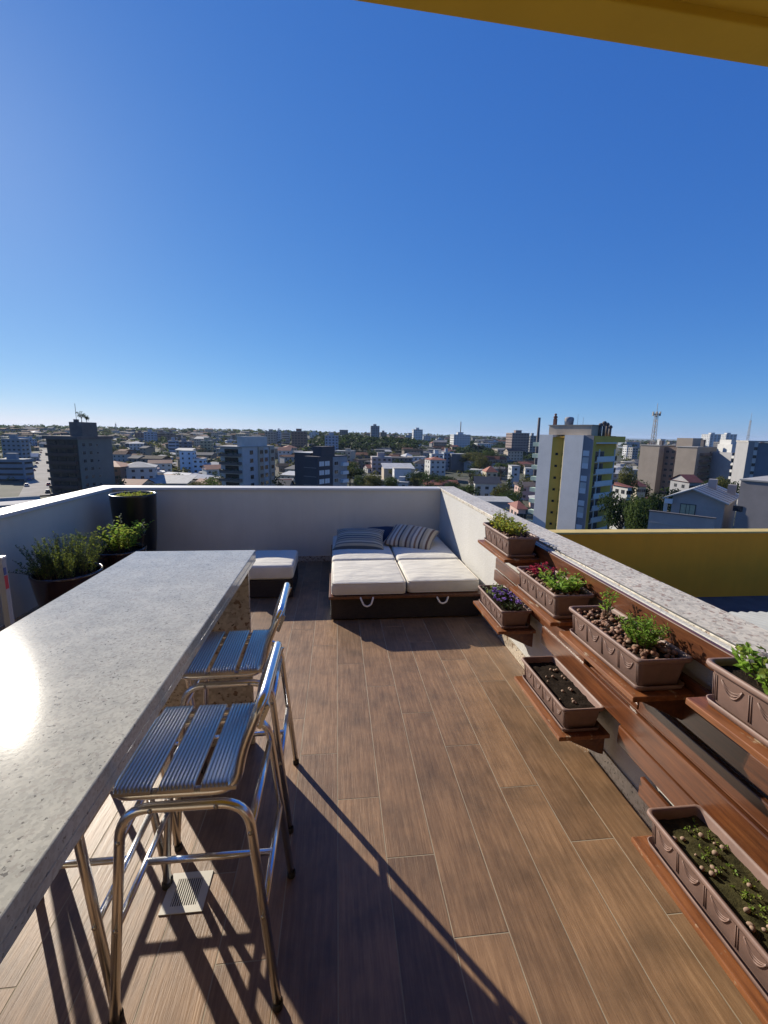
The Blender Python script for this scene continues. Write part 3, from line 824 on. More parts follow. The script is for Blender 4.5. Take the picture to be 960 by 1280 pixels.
def f(m):
    shoots(m, r2, 0, 0, 0, 95, .075, .045, .034, .02, 9, .075, .2, .4)
    shoots(m, r2, 0, .1, 0, 6, .1, .03, .022, .018, 5, .05, .05, .6, mats=(3, 3), top=.85)
plant('flowering_plant', 'bright green plant with pale flowers in the nearest upper planter', 'plant', at_pl(3, .03), [L_light, L_herb, M_stem, L_white], f)
def f(m):
    shoots(m, r2, 0, 0, 0, 48, .055, .035, .024, .011, 9, .075, .13, .4, mats=(1, 1))
    shoots(m, r2, -.01, 0, .0, 38, .085, .035, .024, .021, 5, .07, .12, .6, top=.82)
plant('pansy_plant', 'purple pansies flowering in the lower planter by the sunbed', 'plant', at_pl(4, -.2), [L_purple, L_dark, M_stem], f)
plant('grey_succulent', 'greyish green succulent behind the purple pansies', 'plant', at_pl(4, .25), [L_grey, L_herb, M_stem], lambda m: shoots(m, r2, 0, 0, 0, 40, .04, .03, .022, .013, 9, .07, .08, .35))
mo_ = plant('moss_patch', 'bright moss and weeds growing over the soil in the lowest planter', 'moss', at_pl(6, .0, .15), [L_herb, L_light, M_stem], lambda m: shoots(m, r2, 0, 0, -.004, 70, .014, .02, .011, .007, 6, .055, .22, .35))
tag(mo_, kind='stuff')
# thin cable along the coping joint
pts = [(XR - .006 + .0015 * math.sin(i * 1.7), 3.1 - i * .22, WT + .0045) for i in range(20)]
m = MB(); m.tube(pts, .0028, 6)
cp = [(XR - .02 + .03 * math.sin(q * 1.3) * (1 if q < 8 else .4), 2.64 - q * .014, WT + .006 + .012 * abs(math.sin(q * .9))) for q in range(14)]
m.tube(fillet(cp, .01, 3), .0022, 6)
tag(m.build('cable', M_cable), 'thin black cable lying along the granite coping', 'cable')
# ------------------------------------------------------------------ terrain
def sstep(a, b, x):
    u = min(1, max(0, (x - a) / (b - a))); return u * u * (3 - 2 * u)
def ground(x, y):
    r = math.hypot(x, y); az = math.degrees(math.atan2(x, y))
    right = sstep(2, 30, az)
    z = -26 + (20.5 - 10.5 * right) * sstep(230, 1500, r)
    z += 3.0 * noise.noise(Vector((x / 260., y / 260., 3.1))) * sstep(200, 500, r)
    z += 2.5 * noise.noise(Vector((x / 700., y / 700., 9.))) * sstep(500, 1200, r) * 2
    b = math.hypot(x - 20, y - 600); z += 9.5 * math.exp(-(b / 130) ** 2)
    b = math.hypot(x + 150, y - 700); z += 5 * math.exp(-(b / 150) ** 2)
    b = math.hypot(x - 46, y - 52); z += 12 * math.exp(-(b / 24) ** 4)
    z -= 34 * sstep(1700, 3600, r)
    z += 28 * sstep(6000, 9500, r) * (.62 + .5 * noise.noise(Vector((az / 9., 2, 1)))) 
    return z
def gpoint(px, D):
    p = atY(px, hor(px), D); return Vector((p.x, p.y, ground(p.x, p.y)))
mb = MB(); NA = 240; rs = [0] + [18 * (1.085 ** i) for i in range(84)]
rs = [r for r in rs if r < 15000] + [15000, 26000]
vs = [(0, 0, ground(0, 0))]
for r in rs[1:]:
    for j in range(NA):
        a = 2 * math.pi * j / NA; x, y = r * math.sin(a), r * math.cos(a); vs.append((x, y, ground(x, y)))
fs = [(0, 1 + (j + 1) % NA, 1 + j) for j in range(NA)]
for i in range(len(rs) - 2):
    for j in range(NA):
        a, b = 1 + i * NA + j, 1 + i * NA + (j + 1) % NA; fs.append((a, b, b + NA, a + NA))
mb.add(vs, fs, 0, True); tag(mb.build('terrain', mat_terrain()), 'rolling city ground stretching to the horizon', 'terrain', kind='structure')

# ------------------------------------------------------------------ city materials
def wallm(nm, c): return simple('wall_' + nm, c, .85, var=.12, scale=.35)
WALLC = {'white': (.47, .47, .45), 'cream': (.42, .37, .27), 'pale blue': (.36, .45, .55), 'grey': (.27, .27, .28), 'pink': (.48, .33, .29), 'beige': (.42, .35, .27), 'yellow': (.52, .42, .16), 'mint': (.36, .46, .38), 'dark grey': (.09, .085, .095), 'brown': (.22, .14, .10)}
ROOFC = {'terracotta': (.27, .085, .045), 'dark brown': (.06, .042, .035), 'pale metal': (.42, .42, .41), 'rusty red': (.20, .06, .04), 'charcoal': (.055, .055, .06), 'light grey': (.30, .30, .29)}
WM = {k: wallm(k.replace(' ', '_'), v) for k, v in WALLC.items()}
RM = {k: simple('roof_' + k.replace(' ', '_'), v, .75, var=.25, scale=.5) for k, v in ROOFC.items()}
M_glass = simple('window_glass', (.018, .022, .03), .12, var=.3, scale=.4)
M_frame = simple('window_frame', (.21, .21, .21), .6)
M_shut = simple('white_shutter', (.6, .62, .64), .6, var=.06)
M_conc = simple('pale_concrete', (.34, .33, .31), .9, var=.2, scale=.3)
M_dkconc = simple('stained_concrete', (.12, .105, .10), .9, var=.3, scale=.3)
M_road = simple('asphalt', (.27, .25, .22), .95, var=.2, scale=.1, spec=.15)
M_curt = simple('pale_curtain', (.36, .36, .25), .9)

def tower_frame(px, D, ytop, phi, name, label, cat='building', group=None):
    """Empty on the ground below the corner seen at pixel column px, D metres ahead; returns it with the height of its top"""
    p = atY(px, ytop, D); g = ground(p.x, p.y) - 1.5
    e = empty(name, (p.x, p.y, g), -phi, label, cat, group)
    return e, p.z - g, p
def span(px, P, ux, uy):
    """distance along (ux,uy) from P to the column px"""
    d = ray(px, hor(px)); # P + s*u = t*d
    det = ux * (-d.y) + d.x * uy
    return (P.x * d.y - P.y * d.x) / det
def win_mesh(w, h, frame=.07, d=.10, glass=0, curtain=False):
    m = MB(); m.box(-w / 2, w / 2, -.04, .05, 0, h, 1)
    m.box(-w / 2 + frame, w / 2 - frame, -.055, -.041, frame, h - frame, 0)
    m.box(-.025, .025, -.075, -.056, frame, h - frame, 1)
    return m
def windows(e, mesh_o, face, us, zs, d0=0):
    """copies of a window on a face of the building: face 'f' front (y=d0), 'r' right side (x=d0), 'l' left side (x=d0)"""
    out = []; first = mesh_o
    for u in us:
        for z in zs:
            if not first.get('placed'): o = first; o['placed'] = 1
            else: o = first.copy(); COL.objects.link(o)
            o.parent = e
            if face == 'f': o.location = (u, d0, z); o.rotation_euler = (0, 0, 0)
            elif face == 'r': o.location = (d0, u, z); o.rotation_euler = (0, 0, R(90))
            else: o.location = (d0, u, z); o.rotation_euler = (0, 0, R(-90))
            out.append(o)
    return out
KEYRECT = []   # pixel rectangles covered by near towers

# --- dark tower on the left
phi = R(10)
e, H, P = tower_frame(97, 172, 549, phi, 'apartment_tower', 'dark apartment tower with shaded brown balconies and plain grey-green side, left')
w_ = abs(span(55.5, P, -math.cos(phi), math.sin(phi))); d_ = abs(span(138, P, math.sin(phi), math.cos(phi)))
m = MB(); m.box(-w_, 0, 0, d_, 0, H); m.build('wall', simple('grey_green_wall', (.14, .15, .138), .85, var=.1, scale=.3), e)
m = MB(); m.box(-w_ - .6, .5, -.9, d_ + .4, H - .1, H + 1.1); m.build('roof_band', M_dkconc, e)
m = MB(); m.box(-w_ * .42, -.5, 3, d_ * .62, H + 1.1, H + 6.2); m.box(-w_ * .30, -3, 3.5, d_ * .3, H + 6.2, H + 7.2); m.build('penthouse', M_dkconc, e)
m = MB(); m.box(-w_ * .96, -w_ * .02, -.08, .02, .5, H - .3); m.build('recessed_front', simple('dark_brown_front', (.05, .032, .026), .7, var=.3), e)
zs = [H - 2.7 - 3.0 * k for k in range(8) if H - 2.7 - 3 * k > 1]
src = MB().box(-w_ * .46, w_ * .46, -1.3, -.08, -.45, .62).build('balcony', simple('brown_balcony', (.085, .048, .038), .8, var=.2), e)
windows(e, src, 'f', [-w_ * .52], zs)
src = win_mesh(1.5, 1.3).build('window', [M_glass, M_frame], e)
windows(e, src, 'r', [d_ * .14, d_ * .33], zs, .06); 
src = win_mesh(.9, .8).build('bathroom_window', [M_glass, M_frame], e)
windows(e, src, 'r', [d_ * .53], zs, .06)
src = MB().box(-1.2, 1.2, -.1, .02, 0, 1.9).build('balcony_door', M_glass, e)
windows(e, src, 'f', [-w_ * .78, -w_ * .5, -w_ * .25], zs, -.09)
m = MB(); m.tube([(-w_ * .36, 6, H + 6), (-w_ * .36, 6, H + 13)], .09, 5); m.build('antenna', M_dkconc, e)
KEYRECT.append((57, 138, 551, 640))
TW1 = (e.location.copy(), H, phi, w_, d_)

# --- white balcony block
phi = R(24)
e, H, P = tower_frame(303, 158, 559.5, phi, 'apartment_block', 'greyish white apartment block with cluttered leafy balconies on its left side')
w_ = abs(span(274, P, -math.cos(phi), math.sin(phi))); d_ = abs(span(341, P, math.sin(phi), math.cos(phi)))
m = MB(); m.box(-w_, 0, 0, d_, 0, H); m.build('wall', simple('grey_white_wall', (.46, .46, .46), .85, var=.1, scale=.3), e)
m = MB(); m.box(-w_ - 1, .3, -1, d_ + .3, H, H + .35); m.build('roof_slab', M_conc, e)
m = MB(); m.box(-2.5, -.2, 0.5, d_ * .8, H + .35, H + 3.8); m.build('penthouse', WM['white'], e)
m = MB(); m.box(-.1, .55, d_ * .46, d_ * .62, 0, H); m.box(-.1, .55, d_ * .84, d_, 0, H); m.build('pilaster', WM['beige'], e)
zs = [H - 2.6 - 2.95 * k for k in range(8) if H - 2.6 - 2.95 * k > 1]
src = win_mesh(2.0, 1.5).build('window', [M_glass, M_frame], e)
windows(e, src, 'r', [d_ * .26, d_ * .54, d_ * .74, d_ * .92], zs, .56 - .5)
for o in [c for c in e.children if c.name.startswith('window')]:
    if abs(o.location.y - d_ * .54) < .1 or abs(o.location.y - d_ * .92) < .1: o.location.x = .56
src = MB().box(-w_ * .45, w_ * .45, -1.6, -.03, -.5, .55).build('balcony', M_dkconc, e)
windows(e, src, 'f', [-w_ * .5], zs)
src = MB().box(-w_ * .3, w_ * .3, -.06, .02, .6, 2.0).build('balcony_door', M_glass, e)
windows(e, src, 'f', [-w_ * .5], zs)
r_ = random.Random(3); m = MB()
for z in zs:
    for _ in range(60):
        p = Vector((-w_ * r_.uniform(.05, .95), -1.7 + r_.uniform(-.25, .3), z + r_.uniform(.3, 1.3)))
        leaf(m, p, (r_.uniform(-1, 1), r_.uniform(-1, 1), r_.uniform(-1, .6)), .55, .4, 0, r_)
m.build('balcony_plants', L_dark, e)
KEYRECT.append((276, 340, 562, 609))

# --- dark grey block
phi = R(38)
e, H, P = tower_frame(397, 148, 571, phi, 'apartment_block', 'charcoal apartment block with pale banded windows on its right face')
w_ = abs(span(379, P, -math.cos(phi), math.sin(phi))); d_ = abs(span(434, P, math.sin(phi), math.cos(phi)))
dgm = simple('charcoal_wall', (.055, .05, .06), .8, var=.12, scale=.3)
m = MB(); m.box(-w_, 0, 0, d_, 0, H); m.build('wall', dgm, e)
m = MB(); m.box(-w_ - 7.5, -w_ - .01, 3.5, d_ * .7, 0, H + .8); m.build('side_wing', dgm, e)
m = MB(); m.box(-w_ - 7.7, -w_ + .2, 3.2, d_ * .72, H + .805, H + 1.0); m.build('roof_slab', WM['white'], e)
m = MB(); m.box(-w_ * .75, -.8, d_ * .18, d_ * .62, H, H + 3.3); m.build('penthouse', dgm, e)
m = MB(); m.box(.02, .25, d_ * .48, d_ * .98, 0, H - .4); m.build('grey_panel', WM['grey'], e)
zs = [H - 3.3 - 3.0 * k for k in range(8) if H - 3.3 - 3 * k > 1]
src = win_mesh(2.6, 1.7, glass=1).build('window', [M_shut, M_frame], e)
windows(e, src, 'r', [d_ * .12, d_ * .30], zs, .05)
src = win_mesh(2.2, 1.4).build('large_window', [M_glass, M_shut], e)
windows(e, src, 'r', [d_ * .58], zs, .30)
src = MB().box(-d_ * .1, d_ * .1, -1.2, -.02, -.4, .8).build('balcony', M_shut, e)
windows(e, src, 'r', [d_ * .84], zs, .25)
m = MB()
for z in zs: m.box(-w_ - .03, -w_ * .1, -.05, -.005, z - .6, z - .45)
m.build('facade_line', M_frame, e)
KEYRECT.append((357, 432, 572, 609))

# --- tower with yellow stripes: long west face on the left, balcony bay on the right face
phi = R(59)
e, H, P = tower_frame(674.5, 108, 543.2, phi, 'apartment_tower', 'tall white tower with vertical yellow stripes and white balconies on the right')
ux, uy = math.cos(phi), -math.sin(phi)
xx = {k: span(k, P, ux, uy) for k in (691, 706, 729.5, 738.5, 742)}; xx[674.5] = 0.
W = xx[742]; Q = Vector((P.x + W * ux, P.y + W * uy, P.z)); yy = {k: span(k, Q, math.sin(phi), math.cos(phi)) for k in (746, 750, 772, 782)}
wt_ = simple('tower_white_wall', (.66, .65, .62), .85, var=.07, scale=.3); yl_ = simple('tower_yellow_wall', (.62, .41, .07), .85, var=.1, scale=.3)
yl2 = simple('tower_sunlit_yellow_wall', (.72, .56, .20), .85, var=.08, scale=.3); gy_ = simple('tower_grey_wall', (.22, .22, .24), .85, var=.08, scale=.3)  # paler yellow copy: sunlight put into the recess's right-hand panel
D_ = yy[782]
m = MB(); m.box(0, xx[691], 0, D_, 0, H); m.box(xx[706], xx[729.5], 0, D_ - 2.5, 0, H); m.build('white_wall', wt_, e)
xm = xx[691] * .32 + xx[706] * .68
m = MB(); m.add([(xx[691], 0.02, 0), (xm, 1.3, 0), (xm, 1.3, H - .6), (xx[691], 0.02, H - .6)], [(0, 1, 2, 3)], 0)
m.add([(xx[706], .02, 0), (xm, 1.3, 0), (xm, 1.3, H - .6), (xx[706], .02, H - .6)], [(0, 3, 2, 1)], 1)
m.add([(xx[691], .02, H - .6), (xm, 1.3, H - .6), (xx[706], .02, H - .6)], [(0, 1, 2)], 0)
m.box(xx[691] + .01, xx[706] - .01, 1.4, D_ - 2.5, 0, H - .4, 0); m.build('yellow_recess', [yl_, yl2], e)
m = MB(); m.box(xx[729.5] + .01, W - 2.2, .25, D_ - .3, 0, H - .05); m.box(W - 2.199, W - .02, .25, yy[746] - .01, 0, H - .05); m.build('grey_wall', gy_, e)
m = MB(); m.box(W - .019, W + .06, .3, yy[746] - .02, 0, H - .1); m.build('yellow_stripe', yl_, e)
m = MB(); m.box(W - 2.199, W - 1.9, yy[746], D_ - .35, 0, H - 1.6); m.build('balcony_bay_wall', yl_, e)
m = MB(); m.box(W - 2.1, W, yy[746] + .01, D_, H - 1.59, H - .15); m.build('yellow_band', yl_, e)
m = MB(); m.box(W - 1.85, W - .05, yy[746] + .02, yy[772], H - 1.9, H - 1.6); m.build('balcony_roof', wt_, e)
zs = [H - 5.0 - 2.95 * k for k in range(9) if H - 5.0 - 2.95 * k > .5]
src = win_mesh(.62, .6, .04).build('small_window', [M_glass, M_void], e)
o1 = windows(e, src, 'f', [xx[691] + (xm - xx[691]) * .5], zs, 0); o2 = windows(e, src, 'f', [xm + (xx[706] - xm) * .25], zs, 0)
a1 = math.atan2(1.28, xm - xx[691]); a2 = math.atan2(1.28, xm - xx[706])
for o in o1: o.rotation_euler.z = a1; o.location.y = .02 + 1.28 * .5 - .03
for o in o2: o.rotation_euler.z = a2 - math.pi; o.location.y = .02 + 1.28 * .75 - .03
src = MB().box(-.75, .75, -.06, .02, 0, 1.25).build('shutter', M_shut, e)
windows(e, src, 'f', [(xx[729.5] + xx[738.5]) / 2], [z + .2 for z in zs], .24)
src = MB().box(-.75, .75, -.05, .02, -1.5, -.15).build('lower_shutter', WM['white'], e); windows(e, src, 'f', [(xx[729.5] + xx[738.5]) / 2], zs[::2], .24)
wB = yy[772] - yy[750]; yc = (yy[750] + yy[772]) / 2
src = MB().box(-wB / 2, wB / 2, 0, .14, -1.15, .05).build('balcony_front', wt_, e); windows(e, src, 'r', [yc], zs, W - .1)
src = MB().box(-wB / 2 - .8, wB / 2 + 1.2, 0, 1.6, -.16, 0).build('balcony_slab', wt_, e); windows(e, src, 'r', [yc], [z - 1.17 for z in zs], W - .25)
src = win_mesh(wB * .6, 2.15, .1).build('glass_door', [simple('bay_glass', (.05, .06, .075), .1, var=.3), M_frame], e); windows(e, src, 'r', [yc - .3], [z - .95 for z in zs], W - 1.88)
src = MB().box(-.45, .45, -.04, .04, -1.1, .05).build('glass_railing', M_glass, e)
windows(e, src, 'r', [yy[772] + .6, yy[746] + .5], zs, W - .15)
src = MB().box(-.12, .12, -.1, .1, .06, 1.75).build('bay_post', wt_, e); windows(e, src, 'r', [yy[772] - .15, yy[750] + .9], zs, W - .22)
src = MB().box(-.75, .75, -1.9, -.01, -.95, .1).build('side_balcony', WM['mint'], e); windows(e, src, 'l', [1.0], [zs[0] + 2.95] + zs, 0)
x0p, x1p = xx[691] - 2.2, W - 1.5
m = MB(); m.box(x0p, x1p, 1.6, 6.5, H + .01, H + 2.3); m.build('penthouse', WM['beige'], e)
m = MB(); m.box(x0p - .2, x1p + .2, 1.4, 6.7, H + 2.3, H + 2.45); m.build('penthouse_coping', M_conc, e)
m = MB(); m.lathe([(1.0, H + 2.45), (1.15, H + 3.9), (.9, H + 4.3), (.1, H + 4.45)], 18, c=(x0p + 4.2, 3.4), cap0=True); m.build('water_tank', WM['grey'], e)
cx, cy = x0p + .9, 2.6; m = MB(); zt = H + 4.0; m.box(cx - .35, cx + .35, cy - .35, cy + .35, H + 2.45, zt); m.lathe([(.25, zt), (.5, zt + .25), (.5, zt + .5), (.2, zt + .75), (.35, zt + 1.1), (.1, zt + 1.3)], 10, c=(cx, cy), cap1=True)
m.build('chimney', simple('brick_chimney', (.16, .07, .05), .9), e)
for q_, hh in ((.25, 2.2), (.45, 2.7), (.62, 2.4), (.8, 1.8)):
    cx, cy = W - 1.2, yy[750] + wB * q_; m = MB(); m.tube([(cx, cy, H - .2), (cx, cy, H + hh)], .36, 8); m.lathe([(.5, H + hh), (.56, H + hh + .35), (.25, H + hh + .7)], 8, c=(cx, cy), cap0=True, cap1=True)
    m.build('flue', M_dkconc, e)
for q in range(3):
    m = MB(); m.tube([(x1p - 3 - q * 1.4, 3, H + 2.4), (x1p - 3 - q * 1.4, 3, H + 4.2 + (q % 2) * .8)], .03, 4); m.build('antenna', M_dkconc, e)
KEYRECT.append((668, 780, 545, 668))
# chimney stack left of the tower
p = gpoint(672.5, 190); top = atY(673.5, 522, 190)
m = MB(); m.tube([(p.x, p.y, p.z - 1), (p.x, p.y, top.z)], [.9, .55], 10); tag(m.build('smokestack', M_dkconc), 'dark slender smokestack rising behind the yellow striped tower', 'chimney')

# --- brown blocks on the right
def plain_block(name, label, px0, px1, ytop, D, depth, wall, floors=None, face_windows=None, phi=0., cat='building', group=None, roofmat=None, side='l'):
    """rectangular block; front from px0 to px1"""
    e, H, P = tower_frame(px0, D, ytop, phi, name, label, cat, group)
    w_ = span(px1, P, math.cos(phi), -math.sin(phi))
    m = MB(); m.box(0, w_, 0, depth, 0, H); m.build('wall', wall, e)
    m = MB(); m.box(-.25, w_ + .25, -.25, depth + .25, H + .005, H + .5); m.build('roof_slab', roofmat or M_conc, e)
    return e, H, w_
tan_ = simple('tan_wall', (.30, .25, .20), .85, var=.1, scale=.25); tan2 = simple('brown_wall_dark', (.17, .125, .10), .85, var=.12, scale=.25)
e, H, P = tower_frame(801, 212, 556.5, R(70), 'apartment_block', 'tan apartment block of stepped volumes with a dark window recess')
ux, uy = math.cos(R(70)), -math.sin(R(70)); S = {k: span(k, P, ux, uy) for k in (826, 850, 837, 857, 876, 885)}
m = MB(); m.box(0, S[826], 0, 16, 0, H); m.box(S[850], S[876], -1.5, 16, 0, H - .2); m.build('wall', tan_, e)
m = MB(); m.box(S[837], S[857], 6, 14, 0, H + 4.0); m.build('stair_tower', tan_, e)
m = MB(); m.box(S[826] + .01, S[850] - .01, 4, 16, 0, H - .6); m.build('recess_wall', tan2, e)
m = MB(); m.box(-.3, S[826] + .3, -.3, 16.3, H + .005, H + .35); m.box(S[850] - .3, S[876] + .3, -1.8, 16.3, H - .195, H + .15); m.build('roof_slab', M_conc, e)
zs = [H - 3.4 - 3 * k for k in range(9) if H - 3.4 - 3 * k > 1]
src = win_mesh(1.5, 1.3).build('window', [M_glass, M_frame], e)
windows(e, src, 'f', [S[826] + (S[850] - S[826]) * u for u in (.2, .5, .8)], zs, 3.95)
src = MB().box(-4, 4, -1.6, -.02, -.5, .6).build('balcony', tan2, e); windows(e, src, 'r', [5.], zs, S[876])
src = win_mesh(1.6, 1.4).build('side_window', [M_glass, M_frame], e); windows(e, src, 'r', [9.5, 12.5], zs, S[876] + .05)
m = MB(); m.box(S[826] - 3, S[826] - 1.6, 4, 5.5, H, H + 2.6); m.build('chimney', M_dkconc, e)
m = MB(); m.box(S[876] - 2, S[876] - .6, 4, 5.5, H, H + 3.4); m.build('chimney', M_dkconc, e)
KEYRECT.append((801, 878, 558, 606))

# --- grey slab and white-balcony building far right
e, H, P = tower_frame(936, 150, 552.5, R(30), 'apartment_block', 'grey apartment slab with a window column and bluish right face, right edge')
phi = R(30); w_ = span(949, P, math.cos(phi), -math.sin(phi))
m = MB(); m.box(0, w_, 0, 14, 0, H); m.build('wall', simple('slab_grey', (.25, .25, .255), .85, var=.08, scale=.3), e)
m = MB(); m.box(w_ + .01, w_ + 9, .6, 14, 0, H - .3); m.build('blue_wing', simple('slab_bluegrey', (.14, .17, .21), .85, var=.1, scale=.3), e)
m = MB(); m.box(-.2, w_ + 9.2, -.2, 14.2, H + .005, H + .5); m.build('roof_slab', M_conc, e)
m = MB(); m.box(w_ * .62, w_ * .98, -.09, -.01, 0, H); m.build('pale_strip', WM['white'], e)
src = win_mesh(1.1, 1.2).build('window', [M_glass, M_frame], e); windows(e, src, 'f', [w_ * .8], [H - 3 - 3 * k for k in range(8)], -.12)
KEYRECT.append((937, 960, 554, 600))
e, H, P = tower_frame(915, 175, 566, R(8), 'apartment_block', 'apartment block with bright white balcony bands beside the grey slab')
w_ = span(933, P, math.cos(R(8)), -math.sin(R(8)))
m = MB(); m.box(0, w_, 0, 12, 0, H); m.build('wall', WM['grey'], e)
m = MB(); m.box(w_ * .35, w_ + 1, 3, 12, H, H + 3.6); m.box(w_ * .5, w_ + 1, 5, 12, H + 3.6, H + 5.6); m.build('penthouse', WM['white'], e)
src = MB().box(-w_ * .5, w_ * .5, -1.5, -.02, -.4, .75).build('balcony', WM['white'], e); windows(e, src, 'f', [w_ * .5], [H - 2 - 3 * k for k in range(7)])
src = MB().box(-w_ * .4, w_ * .4, -.05, .02, .8, 2.0).build('balcony_door', M_glass, e); windows(e, src, 'f', [w_ * .5], [H - 2 - 3 * k for k in range(7)], -.02)
KEYRECT.append((915, 935, 568, 598))

# --- big grey house, right foreground (its gable turned towards the terrace)
gz = -14.
gh = simple('house_grey_wall', (.35, .315, .30), .85, var=.1, scale=.8)
PHI = R(51); HX, HY = math.cos(PHI), -math.sin(PHI)
def onface(px, py, P):
    """local (x along the face, height) of a pixel on the vertical face through P"""
    s = span(px, P, HX, HY); q = Vector((P.x + s * HX, P.y + s * HY, 0)); d = ray(px, py)
    return s, CAMH + d.z / math.hypot(d.x, d.y) * math.hypot(q.x, q.y) - gz
D = 47.; A = atY(841, 619.5, D)
e = empty('grey_house', (A.x, D, gz), -PHI, 'large grey gabled house with a pale metal roof and curtained window', 'house')
hA = A.z - gz; xB, hB = onface(876, 612.6, A); xC, hC = onface(919, 630, A)
m = MB(); dd = 10.
f_ = [(0, 0, 0), (xC, 0, 0), (xC, 0, hC), (xB, 0, hB), (0, 0, hA)]; k_ = [(x, dd, z) for x, _, z in f_]
m.add(f_ + k_, [(0, 1, 2, 3, 4), (9, 8, 7, 6, 5), (0, 5, 6, 1), (1, 6, 7, 2), (4, 9, 5, 0)], 0); m.build('wall', gh, e)
m = MB()
def slab(p, q, y0, y1, th):
    (xa, za), (xb, zb) = p, q
    m.add([(xa, y0, za), (xb, y0, zb), (xb, y1, zb), (xa, y1, za), (xa, y0, za + th), (xb, y0, zb + th), (xb, y1, zb + th), (xa, y1, za + th)],
          [(3, 2, 1, 0), (4, 5, 6, 7), (0, 1, 5, 4), (2, 3, 7, 6), (3, 0, 4, 7), (1, 2, 6, 5)], 0)
sl_ = (hB - hA) / xB; sr_ = (hC - hB) / (xC - xB)
slab((-.9, hA - .9 * sl_ + .01), (xB, hB + .01), -.5, dd + .4, .14); slab((xB, hB + .01), (xC + .4, hC + .4 * sr_ + .01), -.5, dd + .4, .14)
rf = m.build('roof', mat_roofmetal('pale_metal_roof', (.43, .42, .39)), e)
m = MB()
for q in range(6): yq = .6 + q * 1.6; m.add([(xB, yq, hB + .16), (xC + .38, yq, hC + .38 * sr_ + .16), (xC + .38, yq + .12, hC + .38 * sr_ + .16), (xB, yq + .12, hB + .16), (xB, yq, hB + .22), (xC + .38, yq, hC + .38 * sr_ + .22), (xC + .38, yq + .12, hC + .38 * sr_ + .22), (xB, yq + .12, hB + .22)], [(4, 5, 6, 7), (0, 1, 5, 4), (2, 3, 7, 6), (3, 0, 4, 7), (1, 2, 6, 5)], 0)
m.build('roof_rib', M_conc, rf)
for cx, cy in ((xB + .5, 5.5), (xB + 2.2, 7.5)):
    zb_ = hB + sr_ * (cx - xB); m = MB(); m.box(cx, cx + .8, cy, cy + .8, zb_ - .8, zb_ + 1.1); m.build('chimney', gh, rf)
w0, z0_ = onface(862, 644.5, A); w1, z1_ = onface(882.5, 631.5, A); z0_ = onface(872, 645, A)[1]; z1_ = onface(872, 631, A)[1]
m = MB(); m.box(w0, w1, -.06, -.005, z0_, z1_); fr = m.build('window', simple('dark_window_frame', (.04, .04, .04), .5), e)
m = MB(); mid = (w0 + w1) / 2
for a_, b_ in ((w0 + .08, mid - .2), (mid - .14, mid + .14), (mid + .2, w1 - .08)): m.box(a_, b_, -.075, -.061, z0_ + .08, z1_ - .08)
m.build('pane', M_curt, fr)
for q in range(3):
    s_, z_ = onface(893 + q * 8, 636.5 + q * .8, A); m = MB(); m.lathe([(.14, 0), (.14, .04)], 12, cap1=True); o = m.build('wall_vent', M_conc, e, (s_, -.001, z_)); o.rotation_euler = (R(90), 0, 0)
s_, z_ = onface(847, 627, A); m = MB(); m.box(s_ - .4, s_ + .4, -.45, -.05, z_ - .25, z_ + .3); m.build('air_conditioner', M_shut, e)
s_, z_ = onface(842.5, 633, A); m = MB(); m.box(s_ - .15, s_ + .25, -.04, -.002, z_ - .7, z_ + .4); m.build('white_post', WM['white'], e)
Dw = 43.; a = atY(812, 639, Dw)
e = empty('terrace_wall', (a.x, Dw, gz), -PHI, 'plain grey terrace wall in front of the big gabled house', 'wall')
L, _ = onface(909, 651, a); hh = a.z - gz
m = MB(); m.box(0, L, 0, .25, 0, hh); m.build('wall_body', gh, e)
m = MB(); m.box(-.08, L + .08, -.08, .33, hh + .002, hh + .1); m.build('coping', M_dkconc, e)
m = MB(); m.box(.2, L * .75, -.05, -.003, hh - 1.2, hh - 1.12); m.build('ledge_line', M_conc, e)
KEYRECT.append((812, 925, 640, 668)); KEYRECT.append((840, 920, 622, 668))
D = 42.; a = atY(926.5, 600.5, D); PHI = R(62); HX, HY = math.cos(PHI), -math.sin(PHI)
e = empty('grey_building', (a.x, D, gz), -PHI, 'tall plain grey block at the right edge beside the gabled house', 'building')
h_ = a.z - gz
m = MB(); m.box(0, 8, 0, 10, 0, h_); m.build('wall', simple('grey_render', (.22, .205, .205), .9, var=.12, scale=.6), e)
m = MB(); m.box(-.12, 8.1, -.12, 10.1, h_ + .003, h_ + .16); m.build('coping', M_conc, e)
s_, z_ = onface(936, 637, a); m = MB(); m.box(s_ - .4, s_ + .45, -.05, -.004, z_ - .3, z_ + .3); m.build('window', M_glass, e)
KEYRECT.append((928, 960, 603, 668))

